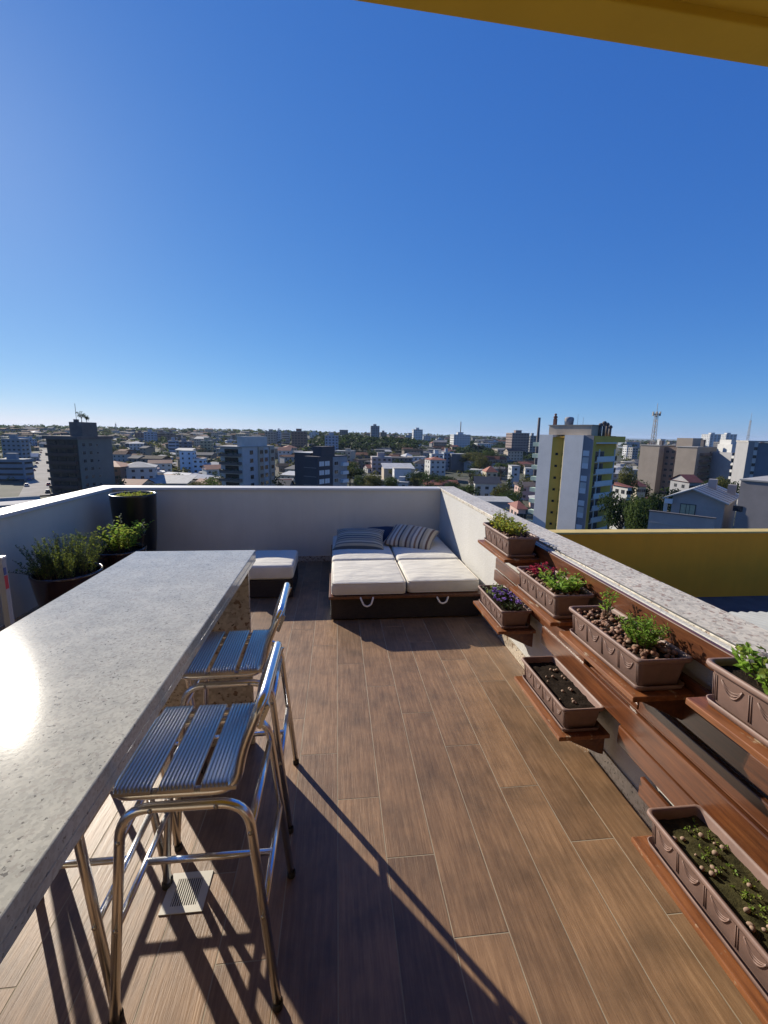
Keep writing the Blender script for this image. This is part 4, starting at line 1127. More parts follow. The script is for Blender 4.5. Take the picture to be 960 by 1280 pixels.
# lattice mast and other masts
def lattice(px, ytop, D, w0, w1, label, name='lattice_mast', plat=True):
    p = gpoint(px, D); top = atY(px, ytop, D); h = top.z - p.z
    e = empty(name, p, 0, label, 'antenna mast'); m = MB(); rt = w0 * .07
    def cor(k, z): u = z / h; ww = (w0 + (w1 - w0) * u) / 2; return Vector(((-ww, ww, ww, -ww)[k], (-ww, -ww, ww, ww)[k], z))
    hh = h * .86
    for k in range(4): m.tube([cor(k, 0), cor(k, hh)], rt, 4)
    n = int(hh / (w0 * 1.1))
    for i in range(n):
        z0, z1 = hh * i / n, hh * (i + 1) / n
        for k in range(4):
            m.tube([cor(k, z0), cor((k + 1) % 4, z1)], rt * .6, 3); m.tube([cor(k, z1), cor((k + 1) % 4, z1)], rt * .6, 3)
    m.build('lattice', M_conc, e)
    m = MB(); m.tube([(0, 0, hh - 1), (0, 0, h)], rt * .8, 5); m.build('spike', M_conc, e)
    if plat:
        m = MB(); m.lathe([(w1 * .9, hh - .6), (w1 * 1.9, hh - .4), (w1 * 1.9, hh), (w1 * .6, hh)], 10)
        for k in range(6):
            a = k * 1.05; x, y = math.cos(a) * w1 * 1.9, math.sin(a) * w1 * 1.9; m.box(x - .3, x + .3, y - .3, y + .3, hh - 1.6, hh + 1.4)
        m.build('antenna_platform', M_frame, e)
lattice(817, 504, 300, 3.2, 1.3, 'tall pale lattice antenna mast behind the tan block')
lattice(934.5, 516, 420, 2.4, .6, 'slim lattice mast rising behind the white balcony block', plat=False)
lattice(145, 527, 800, 3.0, .8, 'thin mast on the left skyline beside the dark tower', plat=False)
lattice(227, 538.5, 470, 1.6, .5, 'small mast above the blue and white blocks', plat=False)

# ------------------------------------------------------------------ mid and far blocks as whole meshes with recessed-look windows
def far_block(name, label, px0, px1, ytop, D, wall, floor_h=3., phi=0., depth=None, band=False, tank=True, win=M_glass, mast=None, cat='building', group=None, ncol=None, wscale=1.):
    p = atY(px0, ytop, D); q = atY(px1, ytop, D); w_ = q.x - p.x; depth = depth or max(8, w_ * .9)
    g = ground(p.x + w_ / 2, D) - 1.5; H = p.z - g
    if H < 2.5: H = 2.5
    m = MB(); m.box(0, w_, 0, depth, 0, H, 0); m.box(-.15, w_ + .15, -.15, depth + .15, H + .01, H + .5, 2)
    if tank: m.box(w_ * .3, w_ * .65, depth * .3, depth * .6, H + .5, H + 3.2, 0); m.box(w_ * .3 - .2, w_ * .65 + .2, depth * .28, depth * .62, H + 3.21, H + 3.5, 2)
    nf = int(H / floor_h)
    for k in range(nf):
        z = H - floor_h * (k + 1) + .9
        if z < 0: break
        if band:
            m.box(w_ * .06, w_ * .94, -.07, .01, z, z + 1.1, 1)
            m.box(-.07, .01, depth * .1, depth * .9, z, z + 1.1, 1) if p.x > 0 else m.box(w_ - .01, w_ + .07, depth * .1, depth * .9, z, z + 1.1, 1)
        else:
            nc = ncol or max(2, int(w_ / 3.2)); ww = w_ / nc * .24 * wscale
            for c in range(nc):
                u = w_ * (c + .5) / nc; m.box(u - ww, u + ww, -.07, .01, z, z + 1.2, 1)
            nd = max(2, int(depth / 3.6)); wd = depth / nd * .24
            for c in range(nd):
                u = depth * (c + .5) / nd
                if p.x > 0: m.box(-.07, .01, u - wd, u + wd, z, z + 1.2, 1)
                else: m.box(w_ - .01, w_ + .07, u - wd, u + wd, z, z + 1.2, 1)
    if mast: m.tube([(w_ * .5, depth * .45, H + 3), (w_ * .5, depth * .45, H + 3 + mast)], w_ * .03, 6, 2)
    o = m.build(name, [wall, win, M_conc], None, (p.x, D, g)); o.rotation_euler = (0, 0, -phi)
    KEYRECT.append((px0, px1, ytop + 2, proj((p.x, D, g))[1]))
    return tag(o, label, cat, group)
BE = wallm('far_beige', (.36, .31, .25)); BL = wallm('far_blue', (.28, .33, .40)); DG = wallm('far_dark', (.12, .12, .13)); WH = wallm('far_white', (.55, .56, .56)); RB = wallm('far_redbrown', (.22, .13, .10))
FAR = [
 ('far beige tower behind the white balcony block, left of a pair', 331, 345, 540, 560, BE, {}),
 ('far slim white tower squeezed beside the beige tower', 346, 350.5, 539, 570, WH, {}),
 ('far grey tower with dark window bands right of the slim white one', 351.5, 362, 541, 590, wallm('far_grey', (.25, .25, .25)), dict(band=True)),
 ('far brown tower with rounded top above the charcoal block', 364, 383, 539.5, 520, RB, {}),
 ('distant white block left of the dark hillside trees', 387, 398, 540.5, 900, WH, {}),
 ('blue-grey block behind the charcoal block penthouse', 406, 423, 544.5, 460, BL, {}),
 ('small dark tower peeking over the wooded hilltop', 424.5, 435, 537.5, 800, DG, dict(tank=False)),
 ('tall grey tower standing on the hill, highest in the centre', 463.7, 474.5, 532.5, 800, wallm('far_bluegrey', (.20, .21, .23)), dict(tank=True)),
 ('shorter block right beside the tall grey hill tower', 475.5, 483.5, 540.5, 820, DG, {}),
 ('pale twin-shafted tower right of centre on the ridge', 517, 528.5, 537, 760, WH, {}),
 ('lower grey block right beside the pale ridge tower', 529.5, 538, 545, 800, BL, {}),
 ('tiny bluish block between the two ridge towers', 507, 513, 544, 950, BL, dict(tank=False)),
 ('stepped white tower with a mast on its roof', 567.5, 588, 543.5, 560, WH, dict(mast=14)),
 ('wide low pale hall right of the masted white tower', 597, 616, 554.5, 620, WH, dict(tank=False)),
 ('white and blue block with vertical bands below the masted tower', 539.5, 554, 568, 330, WH, dict(ncol=3)),
 ('blue-grey block joined between white and dark blocks', 555, 563.5, 566, 336, BL, {}),
 ('dark grey plain block right of the white and blue block', 564.5, 583.5, 568, 330, DG, dict(win=DG, tank=False)),
 ('reddish grey round-topped block left of the striped tower', 640.5, 662, 541.5, 480, wallm('far_redgrey', (.24, .18, .165)), {}),
 ('grey block half hidden behind the smokestack', 663, 671, 545, 510, wallm('far_grey', (.25, .25, .25)), {}),
 ('brownish red block on the left skyline', 168, 178.5, 541, 640, RB, {}),
 ('blue-grey block with a dark top on the left skyline', 179.5, 192, 540, 600, BL, {}),
 ('dark red block beside a grey one on the left skyline', 195, 206, 541.5, 660, RB, dict(band=True)),
 ('tall brown block with red top left of the small mast', 208, 216.5, 541.5, 560, wallm('far_brown', (.17, .12, .10)), {}),
 ('pale blue block with white stripes below the brown block', 210, 219.5, 551, 430, BL, dict(band=True)),
 ('dark blue-grey block with pale edges near the small mast', 221, 235.5, 552, 440, wallm('far_navy', (.13, .15, .20)), dict(ncol=2)),
 ('olive beige block right of the small mast', 250, 263, 551, 470, wallm('far_olive', (.34, .31, .2)), {}),
 ('bright pale blue building right of centre-left rooftops', 224, 240, 564, 290, wallm('bright_blue', (.42, .55, .66)), dict(tank=False, wscale=.5)),
 ('low pale blue annex with dark windows', 240.5, 254, 574, 284, wallm('bright_blue', (.42, .55, .66)), dict(tank=False, ncol=2)),
 ('wide blue-grey slab at the far left edge', 1, 25, 549, 350, wallm('left_slab', (.19, .23, .27)), dict(depth=9)),
 ('blue office block at the left edge beside the bright road', -6, 29, 575, 250, wallm('left_office', (.15, .20, .26)), dict(band=True, depth=7)),
 ('small bluish block above the bright road', 32, 40, 549, 560, BL, {}),
 ('white twin tower, left of two on the right skyline', 888, 901.5, 543, 800, WH, dict(ncol=3)),
 ('white twin tower, right of two on the right skyline', 908, 921.5, 543, 830, WH, dict(ncol=3)),
 ('dark grey block between and in front of the twin towers', 901.5, 913, 553, 640, DG, {}),
 ('pale block below the left twin tower', 884, 899, 563, 470, WH, {}),
 ('small dark banded block left of the white balcony bands', 911, 919, 561, 340, DG, dict(band=True)),
 ('white slab right of the striped tower, farther left', 784, 790, 557, 520, WH, dict(tank=False)),
 ('grey slab between striped tower and tan block', 791, 798, 560, 500, wallm('far_grey', (.25, .25, .25)), dict(tank=False)),
 ('distant low white row beyond the striped tower', 783, 800, 552.5, 900, BL, dict(tank=False)),
 ('pinkish two-storey block above the flat roofs in the centre', 465, 490, 572, 300, wallm('far_pink', (.40, .31, .30)), {}),
 ('white blue-tinged workshop in the centre valley', 512, 533, 571.5, 350, wallm('far_white_blue', (.45, .5, .54)), dict(tank=False)),
 ('white walled flat warehouse below the large pale roof', 493, 514, 586.5, 225, WH, dict(tank=False, win=WH)),
]
FAR += [
 ('distant grey slab, first block right of the dark tower on the skyline', 147, 156, 544, 760, wallm('far_grey', (.25, .25, .25)), dict(band=True)),
 ('small distant white block left of the brownish red one', 158, 165, 545, 820, WH, dict(tank=False)),
 ('distant beige block between the small mast and the olive block', 238, 247, 546, 700, BE, {}),
 ('distant blue block right of the olive beige one', 265, 273, 547, 760, BL, {}),
 ('distant brown block over the balcony block roof', 284, 294, 544, 820, RB, dict(band=True)),
 ('distant white block over the balcony block penthouse', 318, 327, 544, 900, WH, {}),
 ('distant grey twin of the brown rounded tower', 387, 396, 547, 640, wallm('far_grey', (.25, .25, .25)), {}),
 ('low beige block on the slope below the tall grey hill tower', 452, 466, 553, 620, BE, dict(tank=False)),
 ('low white block on the slope below the pale ridge tower', 494, 508, 555, 560, WH, dict(tank=False, band=True)),
 ('distant blue-grey block left of the masted white tower', 546, 555, 549, 820, BL, {}),
 ('far tan block in front of the reddish grey one', 622, 634, 562, 430, BE, dict(tank=False)),
 ('tiny white tower just right of the lattice antenna mast', 826, 832, 549, 900, WH, dict(tank=False)),
 ('distant grey block left edge above the blue office', 8, 20, 541, 800, wallm('far_grey', (.25, .25, .25)), dict(tank=False)),
]
for lab, a, b, yt, D, wl, kw in FAR: far_block('city_block', lab, a, b, yt, D, wl, **kw)

# long pale roofs
def shed(label, px0, px1, ytop, ybot, D, roofm, wallmat):
    a = atY(px0, ytop, D); b = atY(px1, ytop, D); c = atY((px0 + px1) / 2, ybot, D - 14)
    g = ground((a.x + b.x) / 2, D) - 1
    e = empty('warehouse', (a.x, D, g), 0, label, 'warehouse'); w_ = b.x - a.x; h1 = a.z - g; h0 = h1 - 2.2
    m = MB(); m.box(0, w_, -14, 0, 0, h0); m.build('wall', wallmat, e)
    m = MB(); m.add([(-.4, -14.5, h0 + .05), (w_ + .4, -14.5, h0 + .05), (w_ + .4, .3, h1), (-.4, .3, h1), (-.4, -14.5, h0 + .2), (w_ + .4, -14.5, h0 + .2), (w_ + .4, .3, h1 + .15), (-.4, .3, h1 + .15)],
                  [(3, 2, 1, 0), (4, 5, 6, 7), (0, 1, 5, 4), (2, 3, 7, 6), (3, 0, 4, 7), (1, 2, 6, 5)], 0)
    m.build('roof', roofm, e); KEYRECT.append((px0, px1, ytop + 2, ybot))
shed('long low warehouse with a pale sloping roof right of the dark tower', 191, 246, 594, 603, 205, RM['light grey'], WM['grey'])
shed('large hall with a pale grey roof in the centre valley', 477, 513, 579, 586, 262, RM['pale metal'], WM['beige'])
# neighbour's dark flat-roofed building at far left
a = atY(46, 620, 60); gz_ = ground(a.x, a.y) - 1
e = empty('flat_roof_building', (a.x, a.y, gz_), R(31), 'low dark building with a sunlit flat roof edge at the left', 'building'); h_ = a.z - gz_
m = MB(); m.box(-40, 0, -4, 0, 0, h_ - .62); m.build('wall', M_dkconc, e)
m = MB(); m.box(-40.3, .3, -4.3, .3, h_ - .615, h_ - .35); m.build('roof_slab', M_conc, e)
m = MB(); m.box(-40.3, .3, -.1, .3, h_ - .345, h_); m.build('roof_curb', M_conc, e)
KEYRECT.append((0, 46, 622, 660))

# --- white house in the right centre
def near_house(name, label, px0, px1, yeave, D, phi, wallmat, roofmat, depth=8., rise=2.2, kind='hip', wins=3, cat='house', group=None, storeys=2):
    p = atY(px0, yeave, D); g = ground(p.x, p.y) - .6
    w_ = abs(span(px1, p, math.cos(phi), -math.sin(phi))); H = max(2.8, p.z - g)
    e = empty(name, (p.x, p.y, g), -phi, label, cat, group)
    m = MB(); m.box(0, w_, 0, depth, 0, H)
    o_ = .5; z0 = H + .01
    if kind == 'gable': m.add([(0, 0, H), (0, depth, H), (0, depth / 2, H + rise * .97), (w_, 0, H), (w_, depth, H), (w_, depth / 2, H + rise * .97)], [(0, 2, 1), (3, 4, 5)], 0)
    m.build('wall', wallmat, e)
    m = MB(); B = [(-o_, -o_, z0), (w_ + o_, -o_, z0), (w_ + o_, depth + o_, z0), (-o_, depth + o_, z0)]
    if kind == 'hip':
        k = min(depth, w_) * .5; m.add(B + [(k, depth / 2, z0 + rise), (max(k + .3, w_ - k), depth / 2, z0 + rise)], [(0, 1, 5, 4), (1, 2, 5), (2, 3, 4, 5), (3, 0, 4), (3, 2, 1, 0)], 0)
    elif kind == 'gable':
        m.add(B + [(-o_, depth / 2, z0 + rise), (w_ + o_, depth / 2, z0 + rise)], [(0, 1, 5, 4), (2, 3, 4, 5), (3, 2, 1, 0)], 0)
    elif kind == 'shed': m.add(B + [(w_ + o_, depth + o_, z0 + rise * .6), (-o_, depth + o_, z0 + rise * .6)], [(0, 1, 4, 5), (1, 2, 4), (3, 0, 5), (2, 3, 5, 4), (3, 2, 1, 0)], 0)
    else: m.box(-.2, w_ + .2, -.2, depth + .2, z0, z0 + .35)
    m.build('roof', roofmat, e)
    if wins:
        src = win_mesh(1.4, 1.2).build('window', [M_glass, M_frame], e)
        zs = [H - 2.2 - 2.8 * k for k in range(storeys) if H - 2.2 - 2.8 * k > .4]
        windows(e, src, 'f', [w_ * (c + .5) / wins for c in range(wins)], zs, 0)
        sd_ = 'l' if p.x > 0 else 'r'; windows(e, src, sd_, [depth * .3, depth * .7], zs, 0 if p.x > 0 else w_)
    top = proj((p.x, p.y, g + H + rise))[1]
    KEYRECT.append((px0, px1, yeave, proj((p.x, p.y, g))[1]))
    return e
near_house('white_house', 'white two-storey house with a charcoal hip roof below the striped tower', 594, 628, 604.5, 168, R(14), WM['white'], RM['charcoal'], 9, 2.6, 'gable', 3)
near_house('cream_house', 'cream three-storey house close to the foot of the striped tower', 648, 664, 636, 88, R(8), WM['pink'], RM['rusty red'], 7, 1.2, 'hip', 2, storeys=3)
near_house('garage', 'long flat pale grey building in front of the white house', 600, 648, 628, 112, R(10), WM['grey'], RM['light grey'], 10, .4, 'flat', 0)
near_house('small_white_house', 'small bright white house with dark windows among trees right of the striped tower', 785, 797, 609, 118, R(-6), WM['white'], RM['rusty red'], 6, 1.2, 'shed', 2)
near_house('red_roof_house', 'dark red roofed house left of the tan block', 797, 815, 608, 150, R(6), WM['cream'], RM['rusty red'], 8, 2., 'hip', 2)
near_house('long_red_house', 'long house with dark red roof below the tan block balconies', 862, 885, 603, 130, R(4), WM['grey'], RM['rusty red'], 9, 2.2, 'gable', 3)
near_house('terracotta_house', 'house with a bright terracotta hip roof in the right valley', 608, 625, 590, 235, R(8), WM['cream'], RM['terracotta'], 11, 3, 'hip', 2)
near_house('grey_flat_house', 'white cube house with flat roof left of the striped tower', 640, 653, 583, 230, R(8), WM['white'], RM['light grey'], 8, .4, 'flat', 1)

# ------------------------------------------------------------------ road with parked cars at the left
RA, RB_ = gpoint(33, 190), gpoint(55, 520)
def road_pt(u, s): 
    p = RA.lerp(RB_, u); d = (RB_ - RA).normalized(); n_ = Vector((d.y, -d.x, 0)); q = p + n_ * s; q.z = ground(q.x, q.y); return q
mb = MB(); nn = 40
vs = []
for i in range(nn + 1):
    for s in (-5.2, 5.2): q = road_pt(i / nn, s); vs.append((q.x, q.y, q.z + .5))
mb.add(vs, [(2 * i, 2 * i + 1, 2 * i + 3, 2 * i + 2) for i in range(nn)], 0, True)
tag(mb.build('road', M_road), 'sunlit road running away at the left', 'road', kind='structure')
CARM = [simple('car_' + n_, c, .25, var=.05) for n_, c in (('white', (.6, .6, .6)), ('silver', (.4, .4, .42)), ('black', (.02, .02, .025)), ('red', (.35, .03, .03)), ('blue', (.04, .08, .25)))]
r3 = random.Random(21)
def car_mesh(mt, nm):
    m = MB(); m.box(-.88, .88, -2.1, 2.1, .32, .85, 0); m.add([(-.8, -1.5, .85), (.8, -1.5, .85), (.8, 1.2, .85), (-.8, 1.2, .85), (-.65, -.9, 1.42), (.65, -.9, 1.42), (.65, .6, 1.42), (-.65, .6, 1.42)], [(0, 1, 5, 4), (1, 2, 6, 5), (2, 3, 7, 6), (3, 0, 4, 7)], 1)
    m.quad((-.65, -.9, 1.42), (.65, -.9, 1.42), (.65, .6, 1.42), (-.65, .6, 1.42), 0)
    for sx in (-1, 1):
        for sy in (-1.3, 1.3): m.tube([(sx * .7, sy, .32), (sx * .9, sy, .32)], .32, 10, 2)
    return m.build('parked_car', [mt, M_glass, M_rubber])
car0 = {}
ccol = ['white', 'silver', 'black', 'red', 'blue']; hd = math.atan2(-(RB_ - RA).x, (RB_ - RA).y)
k = 0; placed = []
ords = ['nearest', 'second nearest', 'third', 'fourth', 'fifth', 'farthest']; cnt = {}
for i in range(24):
    u = (i // 2) / 12 + .02; side = (-4.1, 4.1)[i % 2]
    if r3.random() < .25: continue
    q = road_pt(u, side); c = r3.randrange(5)
    key = (c, i % 2); cnt[key] = cnt.get(key, 0) + 1
    o = car_mesh(CARM[c], 0) if c not in car0 else car0[c].copy()
    if c in car0: COL.objects.link(o)
    else: car0[c] = o
    o.location = (q.x, q.y, q.z + .5); o.rotation_euler = (0, 0, hd)
    n_ = ords[min(5, cnt[key] - 1)] if cnt[key] <= 5 else 'farther'
    tag(o, f"{ccol[c]} car parked on the {'left' if i % 2 == 0 else 'right'} kerb of the bright road, {n_} of that colour", 'car', 'cars parked along the bright road')

# ------------------------------------------------------------------ ordinary houses, each of its own
def hidden(px, py):
    if px < -4 or px > 964: return True
    if 145 < px < 550 and py > 607: return True
    if px <= 145 and py > 608 + (145 - px) * .255: return True
    if px >= 550 and py > min(608 + (px - 556) * .45, 664): return True
    return any(a - 1 < px < b + 1 and c < py < d for a, b, c, d in KEYRECT)
ZONES = [(-99, 55, 'by the bright road'), (55, 150, 'behind the dark tower'), (150, 215, 'right of the dark tower'), (215, 280, 'left of the balcony block'),
         (280, 352, 'behind the balcony block'), (352, 440, 'behind the charcoal block'), (440, 505, 'under the wooded hill'), (505, 565, 'above the parapet corner'), (565, 622, 'below the masted white tower'),
         (622, 700, 'left of the striped tower'), (700, 812, 'right of the striped tower'), (812, 885, 'around the tan block'), (885, 999, 'near the twin towers')]
DZ = [(0, 240, ''), (240, 330, 'second-row '), (330, 460, 'mid-distance '), (460, 650, 'far '), (650, 950, 'distant '), (950, 9999, 'faint distant ')]
combos = {}
def zone(px): return next(z for a, b, z in ZONES if a <= px < b)
def dword(D): return next(z for a, b, z in DZ if a <= D < b)
used = set()
WL = ['white', 'cream', 'pale blue', 'grey', 'pink', 'beige', 'yellow', 'mint', 'brown', 'dark grey']; WP = [7, 5, 2, 5, 2, 5, 1, 1, 2, 1.5]
RL = ['terracotta', 'dark brown', 'pale metal', 'rusty red', 'charcoal', 'light grey']; RP = [4, 4, 4, 4, 3, 5]
KL = ['gable', 'hip', 'flat', 'shed']; KP = [4, 4, 5, 2]
r4 = random.Random(99); nh = 0; tries = 0; HPOS = []
def sightline(p): return proj((p.x, p.y, p.z))
while nh < 255 and tries < 9000:
    tries += 1
    D = 150 * (1500 / 150.) ** (r4.random() ** .9); px = r4.uniform(-5, 965)
    p = gpoint(px, D)
    if (p - gpoint(672, 100)).length < 26: continue
    if any((p.x - x) ** 2 + (p.y - y) ** 2 < (11 + D * .012) ** 2 for x, y in HPOS): continue
    t_ = (p - RA).dot((RB_ - RA).normalized()); 
    if 150 < D < 620 and -20 < t_ < 420 and abs((p - RA).cross((RB_ - RA).normalized()).z) < 16: continue
    if (px > 400 and px < 520 and 480 < D < 760 and r4.random() < .75): continue
    st = 1 if r4.random() < .6 else (2 if r4.random() < .75 else 4)
    h = 2.9 * st + r4.uniform(0, .8); w_ = r4.uniform(9, 16) * (1.25 if D > 600 else 1); d_ = r4.uniform(8, 13)
    px1, py1 = proj((p.x, p.y, p.z + h + 1)); px2, _ = proj((p.x + w_, p.y, p.z + h))
    if hidden(px1, py1) and hidden(px2, py1) and hidden((px1 + px2) / 2, py1): continue
    zn, dw = zone(px1), dword(D); ok = False
    for _ in range(60):
        wc = r4.choices(WL, WP)[0]; rc = r4.choices(RL, RP)[0]; kd = r4.choices(KL, KP)[0]
        if kd == 'flat' and rc in ('terracotta', 'rusty red', 'dark brown'): rc = 'light grey'
        key = (zn, dw, wc, rc, kd, st)
        if key not in used: ok = True; break
    if not ok: continue
    used.add(key); HPOS.append((p.x, p.y)); nh += 1
    stw = {1: 'single-storey', 2: 'two-storey', 4: 'four-storey'}[st]
    lab = f"{dw}{wc} {stw} house with {rc} {kd} roof {zn}"
    ph = R(r4.uniform(-28, 28)); rise = r4.uniform(1.6, 2.8)
    e = empty('house', (p.x, p.y, p.z - .8), ph, lab, 'house', 'ordinary houses of the town') if D < 330 else None
    H = h + .8
    m = MB(); m.box(0, w_, 0, d_, 0, H, 0)
    if kd == 'gable': m.add([(0, 0, H), (0, d_, H), (0, d_ / 2, H + rise * .97), (w_, 0, H), (w_, d_, H), (w_, d_ / 2, H + rise * .97)], [(0, 2, 1), (3, 4, 5)], 0)
    wins = MB()
    tgt = wins if e else m
    for k in range(st):
        for c in range(int(w_ / 3)): u = w_ * (c + .5) / int(w_ / 3); (None if e else m.box(u - .6, u + .6, -.06, .01, H - 2.1 - 2.9 * k, H - .9 - 2.9 * k, 2))
    rf = MB() if e else m; mi = 0 if e else 1; z0 = H + .01; o_ = .5
    B = [(-o_, -o_, z0), (w_ + o_, -o_, z0), (w_ + o_, d_ + o_, z0), (-o_, d_ + o_, z0)]
    if kd == 'hip':
        q = min(d_, w_) * .5; rf.add(B + [(q, d_ / 2, z0 + rise), (max(q + .3, w_ - q), d_ / 2, z0 + rise)], [(0, 1, 5, 4), (1, 2, 5), (2, 3, 4, 5), (3, 0, 4), (3, 2, 1, 0)], mi)
    elif kd == 'gable': rf.add(B + [(-o_, d_ / 2, z0 + rise), (w_ + o_, d_ / 2, z0 + rise)], [(0, 1, 5, 4), (2, 3, 4, 5), (3, 2, 1, 0)], mi)
    elif kd == 'shed': rf.add(B + [(w_ + o_, d_ + o_, z0 + rise * .6), (-o_, d_ + o_, z0 + rise * .6)], [(0, 1, 4, 5), (1, 2, 4), (3, 0, 5), (2, 3, 5, 4), (3, 2, 1, 0)], mi)
    else:
        rf.box(-.2, w_ + .2, -.2, d_ + .2, z0, z0 + .3, mi)
        if st > 1 or r4.random() < .4: m.box(w_ * .55, w_ * .8, d_ * .4, d_ * .7, z0 + .3, z0 + 2.2, 0)
    if e:
        m.build('wall', WM[wc], e); rf.build('roof', RM[rc], e)
        src = win_mesh(1.3, 1.2).build('window', [M_glass, M_frame], e)
        windows(e, src, 'f', [w_ * (c + .5) / int(w_ / 3.2) for c in range(int(w_ / 3.2))], [H - 2.1 - 2.9 * k for k in range(st)], 0)
        windows(e, src, 'l' if p.x > 0 else 'r', [d_ * .3, d_ * .72], [H - 2.1 - 2.9 * k for k in range(st)], 0 if p.x > 0 else w_)
    else:
        o = m.build('house', [WM[wc], RM[rc], M_glass], None, (p.x, p.y, p.z - .8)); o.rotation_euler = (0, 0, ph)
        tag(o, lab, 'house', 'ordinary houses of the town')
mass = MB(); r6 = random.Random(41); nm_ = 0; fm = [simple('mass_wall_%d' % i, c, .9, var=.3, scale=.05) for i, c in enumerate(((.30, .30, .29), (.20, .165, .13), (.13, .13, .135), (.24, .20, .15)))] + [simple('mass_roof_%d' % i, c, .9, var=.35, scale=.06, spec=.15) for i, c in enumerate(((.14, .055, .035), (.05, .037, .03), (.13, .125, .12), (.11, .045, .03), (.20, .195, .19)))]
for _ in range(6000):
    if nm_ > 850: break
    D = r6.uniform(300, 1500) if r6.random() < .7 else r6.uniform(300, 800); px = r6.uniform(-6, 966); p = gpoint(px, D)
    if any((p.x - x) ** 2 + (p.y - y) ** 2 < 196 for x, y in HPOS): continue
    t_ = (p - RA).dot((RB_ - RA).normalized())
    if -20 < t_ < 420 and abs((p - RA).cross((RB_ - RA).normalized()).z) < 18: continue
    if 400 < px < 520 and 480 < D < 760: continue
    h = r6.choice([3, 3.5, 4, 6.5, 9]) ; w_ = r6.uniform(8, 20); d_ = r6.uniform(8, 14); a, b = proj((p.x, p.y, p.z + h))
    if hidden(a, b): continue
    nm_ += 1; T = Matrix.Translation((p.x, p.y, p.z)) @ Matrix.Rotation(r6.uniform(-.5, .5), 4, 'Z'); wi = r6.randrange(4); ri = 4 + r6.randrange(5); rz_ = r6.uniform(.3, 2.4)
    mass.box(0, w_, 0, d_, -1, h, wi, T)
    mass.add([(-.4, -.4, h), (w_ + .4, -.4, h), (w_ + .4, d_ + .4, h), (-.4, d_ + .4, h), (-.4, d_ / 2, h + rz_), (w_ + .4, d_ / 2, h + rz_)], [(0, 1, 5, 4), (2, 3, 4, 5), (1, 2, 5), (3, 0, 4)], ri, False, T)
    for c in range(int(w_ / 3)):
        for k in range(max(1, int(h / 3))): mass.box(w_ * (c + .3) / int(w_ / 3), w_ * (c + .62) / int(w_ / 3), -.05, .0, .9 + 3 * k, min(h - .3, 2.1 + 3 * k), 9, T)
tag(mass.build('far_houses', fm + [M_glass]), 'mass of small distant rooftops filling the town', kind='stuff')
print('houses', nh, 'tries', tries, 'mass', nm_)

# ------------------------------------------------------------------ trees
TG = {'dark green': ((.012, .022, .008), (.035, .055, .016)), 'mid green': ((.025, .042, .012), (.06, .085, .022)), 'olive green': ((.05, .055, .015), (.10, .10, .03))}
TM = {k: (mat_leaf('tree_' + k.replace(' ', '_') + '_a', c[0], c[1], .22, .04), mat_leaf('tree_' + k.replace(' ', '_') + '_b', tuple(x * 1.4 for x in c[0]), tuple(x * 1.4 for x in c[1]), .28, .04)) for k, c in TG.items()}
M_trunk = simple('tree_bark', (.07, .052, .04), .95, var=.3, scale=2)
def tree_meshes(kind, tone, seed, dens=1.):
    """unit-height tree: trunk with limbs and a crown of many leaf clumps"""
    r_ = random.Random(seed); t = MB(); c = MB(); lobes = []
    if kind == 'round': 
        for _ in range(9): a = r_.uniform(0, 6.28); q = r_.uniform(0, .26); lobes.append((q * math.cos(a), q * math.sin(a), r_.uniform(.42, .78), r_.uniform(.15, .23), .9))
    elif kind == 'broad':
        for _ in range(13): a = r_.uniform(0, 6.28); q = r_.uniform(.05, .46); lobes.append((q * math.cos(a), q * math.sin(a), r_.uniform(.5, .82) - q * .2, r_.uniform(.13, .21), .7))
    elif kind == 'tall':
        for i in range(9): a = r_.uniform(0, 6.28); q = r_.uniform(0, .08); lobes.append((q * math.cos(a), q * math.sin(a), .25 + .68 * i / 8, .16 - .011 * i, 1.1))
    elif kind == 'open':
        for _ in range(10): a = r_.uniform(0, 6.28); q = r_.uniform(.08, .34); lobes.append((q * math.cos(a), q * math.sin(a), r_.uniform(.5, .92), r_.uniform(.09, .14), .75))
    else:  # umbrella pine
        for i in range(11): a = i / 11 * 6.28 + r_.uniform(-.2, .2); q = r_.uniform(.08, .33); lobes.append((q * math.cos(a), q * math.sin(a), r_.uniform(.80, .95), r_.uniform(.09, .13), .45))
    t.tube([(0, 0, -.03), (.01, 0, .2), (.0, .01, .45), (0, 0, .7)], [.035, .026, .02, .008], 7)
    for x, y, z, r, f in lobes:
        if math.hypot(x, y) > .05: t.tube([(0, 0, min(z * .6, .45)), (x * .6, y * .6, z * .82), (x, y, z)], [.014, .009, .004], 5)
        n = int(58 * dens * (r / .17) ** 2)
        for _ in range(n):
            d = Vector((r_.gauss(0, 1), r_.gauss(0, 1), r_.gauss(0, 1))).normalized() * r * r_.uniform(.55, 1.12) ** .7
            p = Vector((x + d.x, y + d.y, z + d.z * f)); s = r_.uniform(.022, .042) / math.sqrt(dens) * (1.15 if dens > 1 else 1)
            nrm = (d.normalized() + Vector((r_.uniform(-.8, .8), r_.uniform(-.8, .8), r_.uniform(-.5, .9)))).normalized()
            u = nrm.orthogonal().normalized(); v = nrm.cross(u); a = r_.uniform(0, 6.28); u, v = u * math.cos(a) + v * math.sin(a), v * math.cos(a) - u * math.sin(a)
            c.add([p - u * s, p - v * s * .8 + nrm * s * .3, p + u * s * 1.1, p + v * s * .7 + nrm * s * .2], [(0, 1, 2, 3)], 0 if r_.random() < .6 else 1)
    return t, c
KIN = {'round': 'round-crowned', 'broad': 'broad spreading', 'tall': 'tall narrow', 'open': 'loose open-crowned', 'umbrella': 'flat-topped pine-like'}
proto = {}
